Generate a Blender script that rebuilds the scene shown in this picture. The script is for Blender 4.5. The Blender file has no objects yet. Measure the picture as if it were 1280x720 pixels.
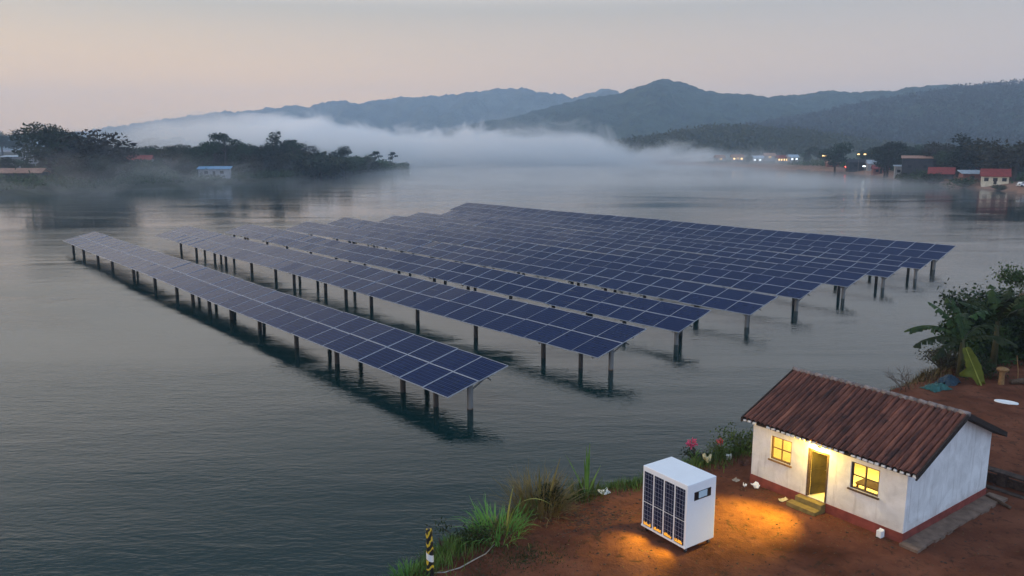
import bpy, bmesh, math, random
import numpy as np
from mathutils import Vector, Matrix, Euler
random.seed(7); RNG = np.random.default_rng(11)
S = bpy.context.scene; COL = S.collection
R = math.radians; PI = math.pi

# ------------------------------------------------------------------ camera
CAM_H = 15.0; FPX = 979.92; PITCH = 0.179199          # metres, focal length in pixels of a 1280 px picture, pitch down
cam = bpy.data.cameras.new('camera'); camo = bpy.data.objects.new('camera', cam); COL.objects.link(camo)
cam.sensor_width = 36.0; cam.lens = 36.0 * FPX / 1280.0
cam.clip_start = 0.2; cam.clip_end = 30000
camo.location = (0, 0, CAM_H); camo.rotation_euler = (PI / 2 - PITCH, 0, 0)
S.camera = camo
S.render.resolution_x = 1024; S.render.resolution_y = 576

def at(px, py, z):            # a point of the photograph lying at height z
    dx = (px - 640) / FPX; dy = -(py - 360) / FPX
    d = Vector((dx, math.cos(PITCH) + dy * math.sin(PITCH), -math.sin(PITCH) + dy * math.cos(PITCH)))
    return Vector((0, 0, CAM_H)) + d * ((z - CAM_H) / d.z)
def far(px, py, D):           # a point of the photograph lying at distance D
    dx = (px - 640) / FPX; dy = -(py - 360) / FPX
    d = Vector((dx, math.cos(PITCH) + dy * math.sin(PITCH), -math.sin(PITCH) + dy * math.cos(PITCH)))
    return Vector((0, 0, CAM_H)) + d * (D / d.y)

# ------------------------------------------------------------------ node helpers
def mat(name):
    m = bpy.data.materials.new(name); m.use_nodes = True
    nt = m.node_tree; return m, nt, nt.nodes['Principled BSDF']
class G:                      # tiny node-expression helper
    def __init__(s, nt): s.nt = nt
    def node(s, t, **kw):
        n = s.nt.nodes.new(t)
        for k, v in kw.items(): setattr(n, k, v)
        return n
    def put(s, sock, v):
        if isinstance(v, bpy.types.NodeSocket): s.nt.links.new(v, sock)
        else: sock.default_value = v
    def m(s, op, a, b=0.0, c=0.0, clamp=False):
        n = s.node('ShaderNodeMath', operation=op, use_clamp=clamp)
        s.put(n.inputs[0], a); s.put(n.inputs[1], b); s.put(n.inputs[2], c); return n.outputs[0]
    def xyz(s, v):
        n = s.node('ShaderNodeSeparateXYZ'); s.put(n.inputs[0], v); return n.outputs
    def noise(s, vec, scale, detail=4.0, rough=0.55, dist=0.0, sc=None):
        if sc:
            mp = s.node('ShaderNodeMapping'); s.put(mp.inputs['Vector'], vec); mp.inputs['Scale'].default_value = sc; vec = mp.outputs[0]
        n = s.node('ShaderNodeTexNoise'); s.put(n.inputs['Vector'], vec)
        n.inputs['Scale'].default_value = scale; n.inputs['Detail'].default_value = detail
        n.inputs['Roughness'].default_value = rough; n.inputs['Distortion'].default_value = dist
        return n.outputs[0]
    def ramp(s, fac, stops):
        n = s.node('ShaderNodeValToRGB'); s.put(n.inputs[0], fac); e = n.color_ramp.elements
        while len(e) < len(stops): e.new(0.5)
        for el, (p, c) in zip(e, stops): el.position = p; el.color = (*c, 1) if len(c) == 3 else c
        return n.outputs[0]
    def mix(s, fac, a, b, mode='MIX'):
        n = s.node('ShaderNodeMix', data_type='RGBA', blend_type=mode)
        s.put(n.inputs[0], fac); s.put(n.inputs[6], a if isinstance(a, bpy.types.NodeSocket) else (*a, 1)); s.put(n.inputs[7], b if isinstance(b, bpy.types.NodeSocket) else (*b, 1))
        return n.outputs[2]
    def step(s, x, lo, hi):
        n = s.node('ShaderNodeMapRange', interpolation_type='SMOOTHSTEP'); s.put(n.inputs[0], x)
        n.inputs[1].default_value = lo; n.inputs[2].default_value = hi; return n.outputs[0]
    def bump(s, h, strength, dist=0.02):
        n = s.node('ShaderNodeBump'); s.put(n.inputs['Height'], h); n.inputs['Strength'].default_value = strength; n.inputs['Distance'].default_value = dist
        return n.outputs[0]
    def obj(s): return s.node('ShaderNodeTexCoord').outputs['Object']
    def pos(s): return s.node('ShaderNodeNewGeometry').outputs['Position']
    def rnd(s): return s.node('ShaderNodeObjectInfo').outputs['Random']

# ------------------------------------------------------------------ world, sun, exposure
W = bpy.data.worlds.new('World'); S.world = W; W.use_nodes = True
SUN_EL, SUN_AZ = 9.0, -72.0                            # degrees; azimuth clockwise from +Y (the sun is low on the left)
g = G(W.node_tree); bg = W.node_tree.nodes['Background']
sky = g.node('ShaderNodeTexSky', sky_type='NISHITA', sun_disc=False)
sky.sun_elevation = R(SUN_EL); sky.sun_rotation = R(SUN_AZ); sky.altitude = 400; sky.air_density = 1.2; sky.dust_density = 3.0; sky.ozone_density = 2.0
dirv = g.node('ShaderNodeTexCoord').outputs['Generated']
dx_, dy_, dz_ = g.xyz(dirv)
elev = g.m('MAXIMUM', dz_, 0.0)
sunside = g.m('ADD', g.m('MULTIPLY', dx_, -0.87), g.m('MULTIPLY', dy_, 0.50))
def k_(*v): return tuple(q / 0.13 / 2.3 for q in v)
warm = g.ramp(elev, [(0.0, k_(1.40, .84, .36)), (0.06, k_(1.45, .86, .36)), (0.16, k_(.68, .58, .45)), (0.23, k_(1.30, 1.14, .98)), (0.33, k_(1.0, .93, .85)), (0.46, k_(.32, .37, .38)), (0.6, k_(.42, .52, .64)), (1.0, k_(.40, .53, .70))])
cool = g.ramp(elev, [(0.0, k_(.98, .68, .50)), (0.06, k_(.99, .70, .50)), (0.16, k_(.60, .545, .50)), (0.23, k_(.86, .84, .86)), (0.33, k_(.66, .68, .72)), (0.46, k_(.25, .31, .34)), (0.6, k_(.36, .46, .60)), (1.0, k_(.38, .50, .68))])
back = g.ramp(elev, [(0.0, k_(.34, .46, .68)), (0.34, k_(.36, .48, .70)), (1.0, k_(.38, .50, .68))])
back = g.mix(1.0, back, (1.25, 1.3, 1.35), 'MULTIPLY')
dusk = g.mix(g.step(sunside, -0.85, 0.05), back, g.mix(g.step(sunside, -0.15, 0.95), cool, warm))
rear = g.m('MULTIPLY_ADD', g.step(g.m('MULTIPLY', dy_, -1.0), 0.0, 0.6), 1.0, 1.0)
rv_ = g.node('ShaderNodeCombineColor')
for q in range(3): g.put(rv_.inputs[q], rear)
dusk = g.mix(1.0, dusk, rv_.outputs[0], 'MULTIPLY')
cl = g.noise(dirv, 3.0, 4, 0.6, 0.3, sc=(1, 1, 5))
dusk = g.mix(g.m('MULTIPLY', g.step(cl, 0.35, 0.75), 0.12), dusk, k_(.70, .62, .60))
W.node_tree.links.new(g.mix(0.90, sky.outputs[0], dusk), bg.inputs[0])
bg.inputs[1].default_value = 0.13
sl = bpy.data.lights.new('sun', 'SUN'); sl.energy = 0.65; sl.angle = R(28); sl.color = (1.0, 0.82, 0.72)
so = bpy.data.objects.new('sun', sl); COL.objects.link(so)
saz = R(SUN_AZ); sdir = Vector((math.sin(saz) * math.cos(R(SUN_EL)), math.cos(saz) * math.cos(R(SUN_EL)), math.sin(R(SUN_EL))))
so.rotation_euler = (-sdir).to_track_quat('-Z', 'Y').to_euler()
S.view_settings.view_transform = 'Standard'; S.view_settings.look = 'None'; S.view_settings.gamma = 1; S.view_settings.use_curve_mapping = False
S.view_settings.exposure = 1.2
S.cycles.max_bounces = 14; S.cycles.volume_bounces = 12; S.cycles.diffuse_bounces = 3; S.cycles.glossy_bounces = 4; S.cycles.transparent_max_bounces = 8
S.cycles.sample_clamp_indirect = 4.0
S.cycles.volume_step_rate = 1.0; S.cycles.volume_max_steps = 96

# ------------------------------------------------------------------ mesh helpers
class MB:
    def __init__(s): s.v = []; s.f = []; s.mi = []; s.k = 0
    def add(s, vs, fs):
        n = len(s.v); s.v += [tuple(v) for v in vs]
        s.f += [tuple(i + n for i in f) for f in fs]; s.mi += [s.k] * len(fs); return s
    def box(s, c, d, M=None):
        x, y, z = d[0] / 2, d[1] / 2, d[2] / 2
        vs = [Vector((a * x, b * y, e * z)) for e in (-1, 1) for b in (-1, 1) for a in (-1, 1)]
        if M is not None: vs = [M @ v for v in vs]
        return s.add([v + Vector(c) for v in vs], [(0, 2, 3, 1), (4, 5, 7, 6), (0, 1, 5, 4), (2, 6, 7, 3), (0, 4, 6, 2), (1, 3, 7, 5)])
    def bar(s, a, b, w, h):
        a, b = Vector(a), Vector(b); d = b - a
        M = d.to_track_quat('Z', 'Y').to_matrix()
        return s.box((a + b) / 2, (w, h, d.length), M)
    def tube(s, pts, rad, n=8, cap=True):
        pts = [Vector(p) for p in pts]; vs = []; fs = []
        if not hasattr(rad, '__len__'): rad = [rad] * len(pts)
        for i, p in enumerate(pts):
            t = (pts[min(i + 1, len(pts) - 1)] - pts[max(i - 1, 0)]).normalized()
            u = t.cross(Vector((0, 0, 1)) if abs(t.z) < 0.9 else Vector((0, 1, 0))).normalized(); w = t.cross(u)
            for k in range(n):
                an = 2 * PI * k / n; vs.append(p + (u * math.cos(an) + w * math.sin(an)) * rad[i])
        for i in range(len(pts) - 1):
            for k in range(n):
                k2 = (k + 1) % n; fs.append((i * n + k, i * n + k2, (i + 1) * n + k2, (i + 1) * n + k))
        if cap:
            fs.append(tuple(range(n))[::-1]); fs.append(tuple(range((len(pts) - 1) * n, len(pts) * n)))
        return s.add(vs, fs)
    def ball(s, c, r, n=10, m=6, jit=0.0):
        vs = []; fs = []; c = Vector(c); r = Vector(r) if hasattr(r, '__len__') else Vector((r, r, r))
        for i in range(m + 1):
            th = PI * i / m
            for k in range(n):
                ph = 2 * PI * k / n; q = 1 + random.uniform(-jit, jit)
                vs.append(c + Vector((r.x * math.sin(th) * math.cos(ph), r.y * math.sin(th) * math.sin(ph), r.z * math.cos(th))) * q)
        for i in range(m):
            for k in range(n):
                k2 = (k + 1) % n; fs.append((i * n + k, (i + 1) * n + k, (i + 1) * n + k2, i * n + k2))
        return s.add(vs, fs)
    def leaf(s, c, d, u, l, w):          # a pointed leaf face
        c = Vector(c); d = Vector(d).normalized() * l; u = Vector(u).normalized() * w * 0.5
        return s.add([c, c + d * 0.45 + u, c + d, c + d * 0.45 - u], [(0, 1, 2, 3)])
    def build(s, name, m, parent=None, loc=None, smooth=False, bevel=0):
        me = bpy.data.meshes.new(name); me.from_pydata(s.v, [], s.f)
        for q in (m if isinstance(m, (list, tuple)) else [m]): me.materials.append(q)
        if any(s.mi): me.polygons.foreach_set('material_index', s.mi)
        if smooth: me.polygons.foreach_set('use_smooth', [True] * len(s.f))
        me.update()
        o = bpy.data.objects.new(name, me); COL.objects.link(o)
        if parent: o.parent = parent
        if loc is not None: o.location = loc
        if bevel:
            b = o.modifiers.new('bevel', 'BEVEL'); b.width = bevel; b.segments = 2; b.limit_method = 'ANGLE'
        return o
def npmesh(name, V, F, m, smooth=True):
    me = bpy.data.meshes.new(name); me.from_pydata(V.tolist(), [], F.tolist()); me.materials.append(m)
    if smooth: me.polygons.foreach_set('use_smooth', [True] * len(F))
    o = bpy.data.objects.new(name, me); COL.objects.link(o); return o
def grid_faces(nx, ny):                 # vertex index = j*nx+i
    i, j = np.meshgrid(np.arange(nx - 1), np.arange(ny - 1)); a = (j * nx + i).ravel()
    return np.stack([a, a + 1, a + nx + 1, a + nx], 1)
def thing(name, label, cat, loc=(0, 0, 0), rz=0, group=None):
    o = bpy.data.objects.new(name, None); COL.objects.link(o); o.location = loc; o.rotation_euler = (0, 0, rz); o.empty_display_size = 0.3
    return tag(o, label, cat, group)
def tag(o, label, cat, group=None):
    o['label'] = label; o['category'] = cat
    if group: o['group'] = group
    return o
def kind(o, k, label=None, cat=None):
    o['kind'] = k
    if label: o['label'] = label
    if cat: o['category'] = cat
    return o
def link_copy(o, parent=None):
    c = o.copy(); COL.objects.link(c); c.parent = parent; return c
def copy_thing(root, loc, rz, scale=1.0, label=None, group=None):
    r = link_copy(root); r.location = loc; r.rotation_euler = (0, 0, rz)
    r.scale = (scale,) * 3 if not hasattr(scale, '__len__') else scale
    if label: r['label'] = label
    if group: r['group'] = group
    for ch in list(root.children):
        c = link_copy(ch, r)
        for gch in list(ch.children): link_copy(gch, c)
    return r
# value noise for terrain
_P = np.random.default_rng(3).random((256, 256))
def vn(x, y):
    xi = np.floor(x).astype(int); yi = np.floor(y).astype(int); fx = x - xi; fy = y - yi
    fx = fx * fx * (3 - 2 * fx); fy = fy * fy * (3 - 2 * fy)
    P = lambda a, b: _P[a % 256, b % 256]
    return (P(xi, yi) * (1 - fx) + P(xi + 1, yi) * fx) * (1 - fy) + (P(xi, yi + 1) * (1 - fx) + P(xi + 1, yi + 1) * fx) * fy
def fbm(x, y, o=4):
    s = 0; a = 0.5
    for k in range(o): s = s + a * (vn(x * 2 ** k + 17 * k, y * 2 ** k + 31 * k) - 0.5); a *= 0.5
    return s
def sst(x, a, b):
    t = np.clip((x - a) / (b - a), 0, 1); return t * t * (3 - 2 * t)

# ------------------------------------------------------------------ materials
def simple(name, col, rough=0.8, metal=0.0, var=0.25, scale=6.0, bump=0.0, emit=None, es=1.0, spec=0.3):
    m, nt, b = mat(name); g = G(nt)
    n = g.noise(g.obj(), scale, 5, 0.6)
    d = tuple(c * (1 - var) for c in col); l = tuple(min(1, c * (1 + var)) for c in col)
    nt.links.new(g.ramp(n, [(0.3, d), (0.7, l)]), b.inputs['Base Color'])
    b.inputs['Roughness'].default_value = rough; b.inputs['Metallic'].default_value = metal; b.inputs['Specular IOR Level'].default_value = spec
    if bump: nt.links.new(g.bump(n, bump), b.inputs['Normal'])
    if emit: b.inputs['Emission Color'].default_value = (*emit, 1); b.inputs['Emission Strength'].default_value = es
    return m
def leafmat(name, a, b_, scale=0.5, rough=0.6, rndv=0.48):
    m, nt, b = mat(name); g = G(nt)
    n = g.noise(g.obj(), scale, 4, 0.6); c = g.ramp(n, [(0.3, a), (0.68, b_)])
    hsv = g.node('ShaderNodeHueSaturation'); nt.links.new(c, hsv.inputs['Color'])
    nt.links.new(g.m('MULTIPLY_ADD', g.rnd(), rndv * 2, 1 - rndv), hsv.inputs['Value'])
    nt.links.new(g.m('MULTIPLY_ADD', g.rnd(), 0.07, 0.45), hsv.inputs['Hue'])
    nt.links.new(hsv.outputs[0], b.inputs['Base Color'])
    b.inputs['Roughness'].default_value = rough; b.inputs['Specular IOR Level'].default_value = 0.12
    return m

def m_water():
    m, nt, b = mat('water'); g = G(nt)
    p = g.pos(); x, y, z = g.xyz(p)
    b.inputs['Base Color'].default_value = (0.003, 0.021, 0.021, 1); b.inputs['Roughness'].default_value = 0.04
    b.inputs['IOR'].default_value = 1.33; b.inputs['Specular IOR Level'].default_value = 0.5
    r1 = g.noise(p, 1.0, 3, 0.6, 0.6, sc=(0.55, 1.7, 1)); r2 = g.noise(p, 1.0, 3, 0.5, 0.3, sc=(2.2, 5.0, 1)); r3 = g.noise(p, 1.0, 2, 0.5, 0.0, sc=(0.10, 0.28, 1))
    h = g.m('ADD', g.m('MULTIPLY', r1, 0.9), g.m('ADD', g.m('MULTIPLY', r2, 0.55), g.m('MULTIPLY', r3, 2.2)))
    calm = g.noise(p, 1.0, 3, 0.6, 1.0, sc=(0.012, 0.045, 1))
    amp = g.m('MULTIPLY_ADD', g.step(calm, 0.38, 0.62), 0.75, 0.35)
    amp = g.m('MULTIPLY', amp, g.m('SUBTRACT', 1.0, g.m('MULTIPLY', g.step(y, 70.0, 260.0), 0.30)))      # the far water lies calmer under the mist
    h = g.m('MULTIPLY', h, amp)
    bp = g.bump(h, 1.0, 0.026); nt.links.new(bp, b.inputs['Normal'])
    return m
def m_dirt():
    m, nt, b = mat('dirt'); g = G(nt); p = g.pos()
    n1 = g.noise(p, 0.35, 6, 0.62, 0.4); n2 = g.noise(p, 2.2, 7, 0.7, 0.3); n3 = g.noise(p, 14, 4, 0.7)
    c = g.ramp(n1, [(0.28, (0.070, 0.025, 0.014)), (0.5, (0.145, 0.055, 0.032)), (0.72, (0.215, 0.086, 0.050))])
    c = g.mix(g.step(n2, 0.52, 0.72), c, (0.055, 0.027, 0.018))
    c = g.mix(g.m('MULTIPLY', g.step(n3, 0.60, 0.78), 0.55), c, (0.20, 0.115, 0.075))
    c = g.mix(g.m('MULTIPLY', g.step(g.noise(p, 0.9, 5, 0.75, 1.2), 0.57, 0.68), 0.75), c, (0.042, 0.028, 0.018))
    nt.links.new(c, b.inputs['Base Color']); b.inputs['Roughness'].default_value = 1.0; b.inputs['Specular IOR Level'].default_value = 0.03
    h = g.m('ADD', g.m('MULTIPLY', n2, 1.0), g.m('MULTIPLY', n3, 0.35))
    nt.links.new(g.bump(h, 0.9, 0.09), b.inputs['Normal']); return m
def m_shore():
    m, nt, b = mat('shore_soil'); g = G(nt); p = g.pos(); x, y, z = g.xyz(p)
    n = g.noise(p, 0.06, 6, 0.65); zz = g.m('ADD', z, g.m('MULTIPLY_ADD', n, 5.0, -2.5))
    c = g.ramp(g.m('MULTIPLY', zz, 0.1), [(0.0, (0.12, 0.06, 0.038)), (0.08, (0.34, 0.165, 0.10)), (0.26, (0.24, 0.12, 0.07)), (0.34, (0.035, 0.05, 0.02))])
    c = g.mix(g.m('MULTIPLY', g.noise(p, 0.5, 4, 0.7), 0.5), c, (0.03, 0.04, 0.02))
    nt.links.new(c, b.inputs['Base Color']); b.inputs['Roughness'].default_value = 0.95; return m
def m_forest(name, a, b_, s1, s2):
    m, nt, b = mat(name); g = G(nt); p = g.pos()
    n = g.noise(p, s1, 6, 0.7); n2 = g.noise(p, s2, 4, 0.65)
    c = g.mix(0.5, g.ramp(n, [(0.35, a), (0.65, b_)]), g.ramp(n2, [(0.38, tuple(q * .35 for q in a)), (0.62, tuple(q * 1.7 for q in b_))]))
    nt.links.new(c, b.inputs['Base Color']); b.inputs['Roughness'].default_value = 1.0; b.inputs['Specular IOR Level'].default_value = 0.05
    nt.links.new(g.bump(n2, 1.0, 22.0), b.inputs['Normal']); return m
def m_panel(name, px, py, line, lw, base, up=False):
    m, nt, b = mat(name); g = G(nt); x, y, z = g.xyz(g.obj())
    if up: y = z
    def ln(v, pitch, w):
        f = g.m('FRACT', g.m('ADD', g.m('DIVIDE', v, pitch), 100.0)); d = g.m('ABSOLUTE', g.m('SUBTRACT', f, 0.5))
        return g.m('GREATER_THAN', d, 0.5 - w / pitch / 2)
    l = g.m('MAXIMUM', ln(x, px, lw), ln(y, py, lw))
    busb = g.m('MULTIPLY', ln(g.m('ADD', y, 0.02), py / 3.0, lw * 0.35), 0.25)
    n = g.noise(g.obj(), 2.5, 4, 0.6); rv = g.rnd()
    dk = tuple(q * 0.65 for q in base)
    c = g.mix(g.m('MULTIPLY_ADD', rv, 0.5, g.m('MULTIPLY', n, 0.4)), dk, base)
    cellr = g.node('ShaderNodeTexWhiteNoise', noise_dimensions='3D')
    cb = g.node('ShaderNodeCombineXYZ'); g.put(cb.inputs[0], g.m('FLOOR', g.m('DIVIDE', x, px))); g.put(cb.inputs[1], g.m('FLOOR', g.m('DIVIDE', y, py))); g.put(cb.inputs[2], rv)
    nt.links.new(cb.outputs[0], cellr.inputs['Vector'])
    c = g.mix(g.m('MULTIPLY', cellr.outputs[0], 0.35), c, tuple(q * 1.5 for q in base))
    c = g.mix(busb, c, line); c = g.mix(g.m('MULTIPLY', l, 0.6), c, line)
    nt.links.new(c, b.inputs['Base Color'])
    nt.links.new(g.m('MULTIPLY_ADD', n, 0.14, 0.04), b.inputs['Roughness'])
    b.inputs['IOR'].default_value = 1.5; b.inputs['Specular IOR Level'].default_value = 0.055
    nt.links.new(g.bump(g.noise(g.obj(), 0.8, 2, 0.5), 0.15, 0.02), b.inputs['Normal'])
    return m
def m_plaster():
    m, nt, b = mat('plaster'); g = G(nt); p = g.obj(); x, y, z = g.xyz(p)
    n = g.noise(p, 1.3, 6, 0.65, 0.5); n2 = g.noise(p, 1.0, 5, 0.7, sc=(5, 5, 0.5)); n3 = g.noise(p, 30, 3, 0.6)
    c = g.ramp(n, [(0.3, (0.60, 0.585, 0.565)), (0.65, (0.80, 0.785, 0.765))])
    c = g.mix(g.m('MULTIPLY', g.step(n2, 0.52, 0.74), 0.55), c, (0.40, 0.37, 0.34))
    grime = g.m('MULTIPLY', g.step(g.m('ADD', z, g.m('MULTIPLY', n, 0.7)), 1.15, 0.55), 0.35)
    c = g.mix(grime, c, (0.40, 0.30, 0.24))
    nt.links.new(c, b.inputs['Base Color']); b.inputs['Roughness'].default_value = 0.9; b.inputs['Specular IOR Level'].default_value = 0.2
    nt.links.new(g.bump(g.m('ADD', n, g.m('MULTIPLY', n3, 0.3)), 0.35, 0.03), b.inputs['Normal']); return m
def m_roof():
    m, nt, b = mat('roof_tiles'); g = G(nt); p = g.obj(); x, y, z = g.xyz(p)
    n = g.noise(p, 1.0, 5, 0.7, 0.3, sc=(4.4, 0.7, 0.7)); n2 = g.noise(p, 1.2, 6, 0.7); n3 = g.noise(p, 1.0, 4, 0.65, sc=(9, 5, 5))
    c = g.ramp(n, [(0.30, (0.035, 0.018, 0.016)), (0.5, (0.15, 0.052, 0.034)), (0.70, (0.28, 0.105, 0.065))])
    c = g.mix(g.step(n2, 0.54, 0.74), c, (0.028, 0.018, 0.017))
    c = g.mix(g.m('MULTIPLY', g.step(n3, 0.60, 0.75), 0.7), c, (0.19, 0.075, 0.045))
    wr = g.node('ShaderNodeTexWhiteNoise', noise_dimensions='1D'); g.put(wr.inputs['W'], g.m('FLOOR', g.m('DIVIDE', x, 0.2237)))
    c = g.mix(g.m('MULTIPLY', wr.outputs[0], 0.45), c, (0.012, 0.008, 0.008))
    nt.links.new(c, b.inputs['Base Color']); b.inputs['Roughness'].default_value = 0.75; b.inputs['Specular IOR Level'].default_value = 0.25
    nt.links.new(g.bump(n3, 0.6, 0.03), b.inputs['Normal']); return m

M = {}
M['water'] = m_water(); M['dirt'] = m_dirt(); M['shore'] = m_shore()
M['panel'] = m_panel('panel_glass', 0.31, 0.245, (0.09, 0.14, 0.30), 0.018, (0.0010, 0.007, 0.044))
M['cabpanel'] = m_panel('cabinet_panel', 0.134, 0.158, (0.42, 0.45, 0.55), 0.012, (0.006, 0.009, 0.032), True)
M['alu'] = simple('aluminium_frame', (0.43, 0.44, 0.48), 0.45, 0.35, 0.15, 3)
M['steel'] = simple('galvanised_steel', (0.20, 0.19, 0.18), 0.6, 0.4, 0.3, 5)
M['backsheet'] = simple('backsheet', (0.035, 0.037, 0.045), 0.7)
M['plaster'] = m_plaster(); M['roof'] = m_roof()
M['plinth'] = simple('red_oxide_paint', (0.21, 0.048, 0.035), 0.85, 0, 0.3, 2.5, 0.3)
M['concrete'] = simple('concrete', (0.17, 0.115, 0.085), 0.95, 0, 0.35, 3, 0.5)
M['wood'] = simple('weathered_wood', (0.09, 0.058, 0.038), 0.85, 0, 0.4, 9, 0.4)
M['darkwood'] = simple('dark_wood', (0.030, 0.021, 0.017), 0.85, 0, 0.4, 9, 0.4)
M['tanwood'] = simple('tan_wood', (0.24, 0.135, 0.055), 0.8, 0, 0.3, 7, 0.3)
M['door'] = simple('dark_door_paint', (0.055, 0.045, 0.018), 0.7, 0, 0.3, 4, 0.2)
M['olive'] = simple('olive_step_paint', (0.20, 0.15, 0.05), 0.7, 0, 0.3, 4, 0.2)
M['mortar'] = simple('lime_mortar', (0.55, 0.53, 0.50), 0.95, 0, 0.35, 14, 0.4)
M['ridge'] = simple('ridge_mortar', (0.20, 0.165, 0.155), 0.95, 0, 0.6, 5, 0.5)
M['white'] = simple('white_powder_coat', (0.84, 0.85, 0.87), 0.38, 0, 0.02, 2, spec=0.5)
M['black'] = simple('black_plastic', (0.012, 0.012, 0.013), 0.35, 0, 0.2, 4, spec=0.5)
M['paper'] = simple('white_paper', (0.80, 0.80, 0.79), 0.8, 0, 0.06, 20)
M['cream'] = simple('cream_plastic', (0.62, 0.56, 0.36), 0.7, 0, 0.2, 10)
M['brownjunk'] = simple('brown_scrap', (0.10, 0.05, 0.04), 0.8, 0, 0.5, 12)
M['screen'] = simple('lcd_screen', (0.25, 0.34, 0.42), 0.15, 0, 0.08, 3, emit=(0.45, 0.62, 0.80), es=0.08, spec=0.5)
M['amber_reflection'] = simple('amber_panel_reflection', (0.6, 0.3, 0.05), 0.4, 0, 0.2, 9, emit=(1.0, 0.42, 0.03), es=0.30)  # emission stands in for lit ground mirrored in the cabinet panels
M['bulb'] = simple('warm_bulb', (0.9, 0.8, 0.6), 0.4, 0, 0, 3, emit=(1.0, 0.72, 0.25), es=18)
M['interior'] = simple('interior_paint', (0.80, 0.72, 0.52), 0.9, 0, 0.1, 2)
M['stone'] = simple('dark_stone', (0.055, 0.036, 0.028), 0.95, 0, 0.5, 6, 0.6)
M['bark'] = simple('bark', (0.05, 0.038, 0.028), 0.95, 0, 0.4, 5, 0.5)
M['leafA'] = leafmat('leaf_dark', (0.008, 0.016, 0.006), (0.026, 0.042, 0.015))
M['leafB'] = leafmat('leaf_olive', (0.028, 0.028, 0.013), (0.065, 0.060, 0.026))
M['leafC'] = leafmat('leaf_green', (0.020, 0.038, 0.012), (0.045, 0.072, 0.024))
M['grass'] = leafmat('grass_blades', (0.035, 0.075, 0.014), (0.10, 0.165, 0.032), 1.2)
M['drygrass'] = leafmat('dry_grass', (0.09, 0.06, 0.022), (0.17, 0.12, 0.045), 1.5)
M['reed'] = leafmat('reed_leaf', (0.045, 0.11, 0.018), (0.14, 0.24, 0.045), 1.2)
M['reedy'] = leafmat('yellow_reed_leaf', (0.15, 0.15, 0.03), (0.28, 0.27, 0.06), 1.2)
M['banana'] = leafmat('banana_leaf', (0.010, 0.026, 0.007), (0.036, 0.064, 0.015), 1.5, 0.45)
M['bananapale'] = leafmat('pale_banana_leaf', (0.075, 0.095, 0.010), (0.13, 0.145, 0.018), 1.5, 0.5, 0.05)  # the broken leaf's own pale yellow-green
M['bush'] = leafmat('bush_leaf', (0.010, 0.022, 0.006), (0.036, 0.060, 0.015), 1.2)
M['petal'] = leafmat('pink_petal', (0.42, 0.05, 0.10), (0.60, 0.08, 0.12), 3, 0.6, 0.1)
M['tarpa'] = simple('teal_tarpaulin', (0.02, 0.085, 0.075), 0.5, 0, 0.4, 4, 0.3)
M['tarpb'] = simple('navy_tarpaulin', (0.015, 0.035, 0.055), 0.5, 0, 0.4, 4, 0.3)
M['hose'] = simple('pale_hose', (0.30, 0.27, 0.24), 0.7)
M['redroof'] = simple('red_roof_sheet', (0.22, 0.035, 0.028), 0.7, 0, 0.25, 1.2)
M['tanroof'] = simple('tan_roof_sheet', (0.34, 0.18, 0.12), 0.7, 0, 0.25, 0.8)
M['tinroof'] = simple('pale_tin_roof', (0.40, 0.46, 0.52), 0.5, 0.1, 0.2, 0.8)
M['blueroof'] = simple('blue_roof_sheet', (0.17, 0.33, 0.50), 0.6, 0, 0.2, 0.8)
M['creamwall'] = simple('cream_wall', (0.62, 0.56, 0.42), 0.9, 0, 0.15, 0.8)
M['brickwall'] = simple('brick_wall', (0.20, 0.075, 0.05), 0.9, 0, 0.3, 0.9)
M['greywall'] = simple('grey_wall', (0.30, 0.30, 0.31), 0.9, 0, 0.25, 0.6)
M['darkwall'] = simple('dark_board_wall', (0.035, 0.035, 0.04), 0.9, 0, 0.3, 0.6)
M['glassdark'] = simple('dark_window', (0.015, 0.018, 0.022), 0.1, 0, 0.1, 1, spec=0.5)
M['litwin'] = simple('lit_window', (0.8, 0.6, 0.3), 0.4, 0, 0.05, 1, emit=(1.0, 0.62, 0.25), es=1.1)
M['litwhite'] = simple('lit_window_white', (0.8, 0.8, 0.8), 0.4, 0, 0.05, 1, emit=(0.8, 0.92, 1.0), es=0.8)
M['lampwhite'] = simple('lamp_white', (0.9, 0.9, 0.9), 0.4, 0, 0, 1, emit=(0.75, 0.93, 1.0), es=1.6)
M['lampwarm'] = simple('lamp_warm', (0.9, 0.7, 0.4), 0.4, 0, 0, 1, emit=(1.0, 0.60, 0.22), es=1.6)
M['tail'] = simple('tail_light', (0.6, 0.02, 0.02), 0.3, 0, 0, 1, emit=(1.0, 0.05, 0.03), es=9)
M['carpaint'] = simple('car_paint', (0.10, 0.10, 0.11), 0.3, 0.2, 0.1, 2, spec=0.5)
M['tyre'] = simple('tyre_rubber', (0.02, 0.02, 0.02), 0.9)
M['leftsoil'] = simple('dark_grassy_soil', (0.035, 0.038, 0.020), 0.95, 0, 0.5, 0.2)
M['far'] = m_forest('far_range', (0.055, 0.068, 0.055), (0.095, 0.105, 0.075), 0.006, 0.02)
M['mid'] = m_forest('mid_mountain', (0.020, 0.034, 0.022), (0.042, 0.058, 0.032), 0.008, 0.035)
M['hill'] = m_forest('wooded_hill', (0.022, 0.036, 0.018), (0.058, 0.066, 0.034), 0.010, 0.06)
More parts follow.
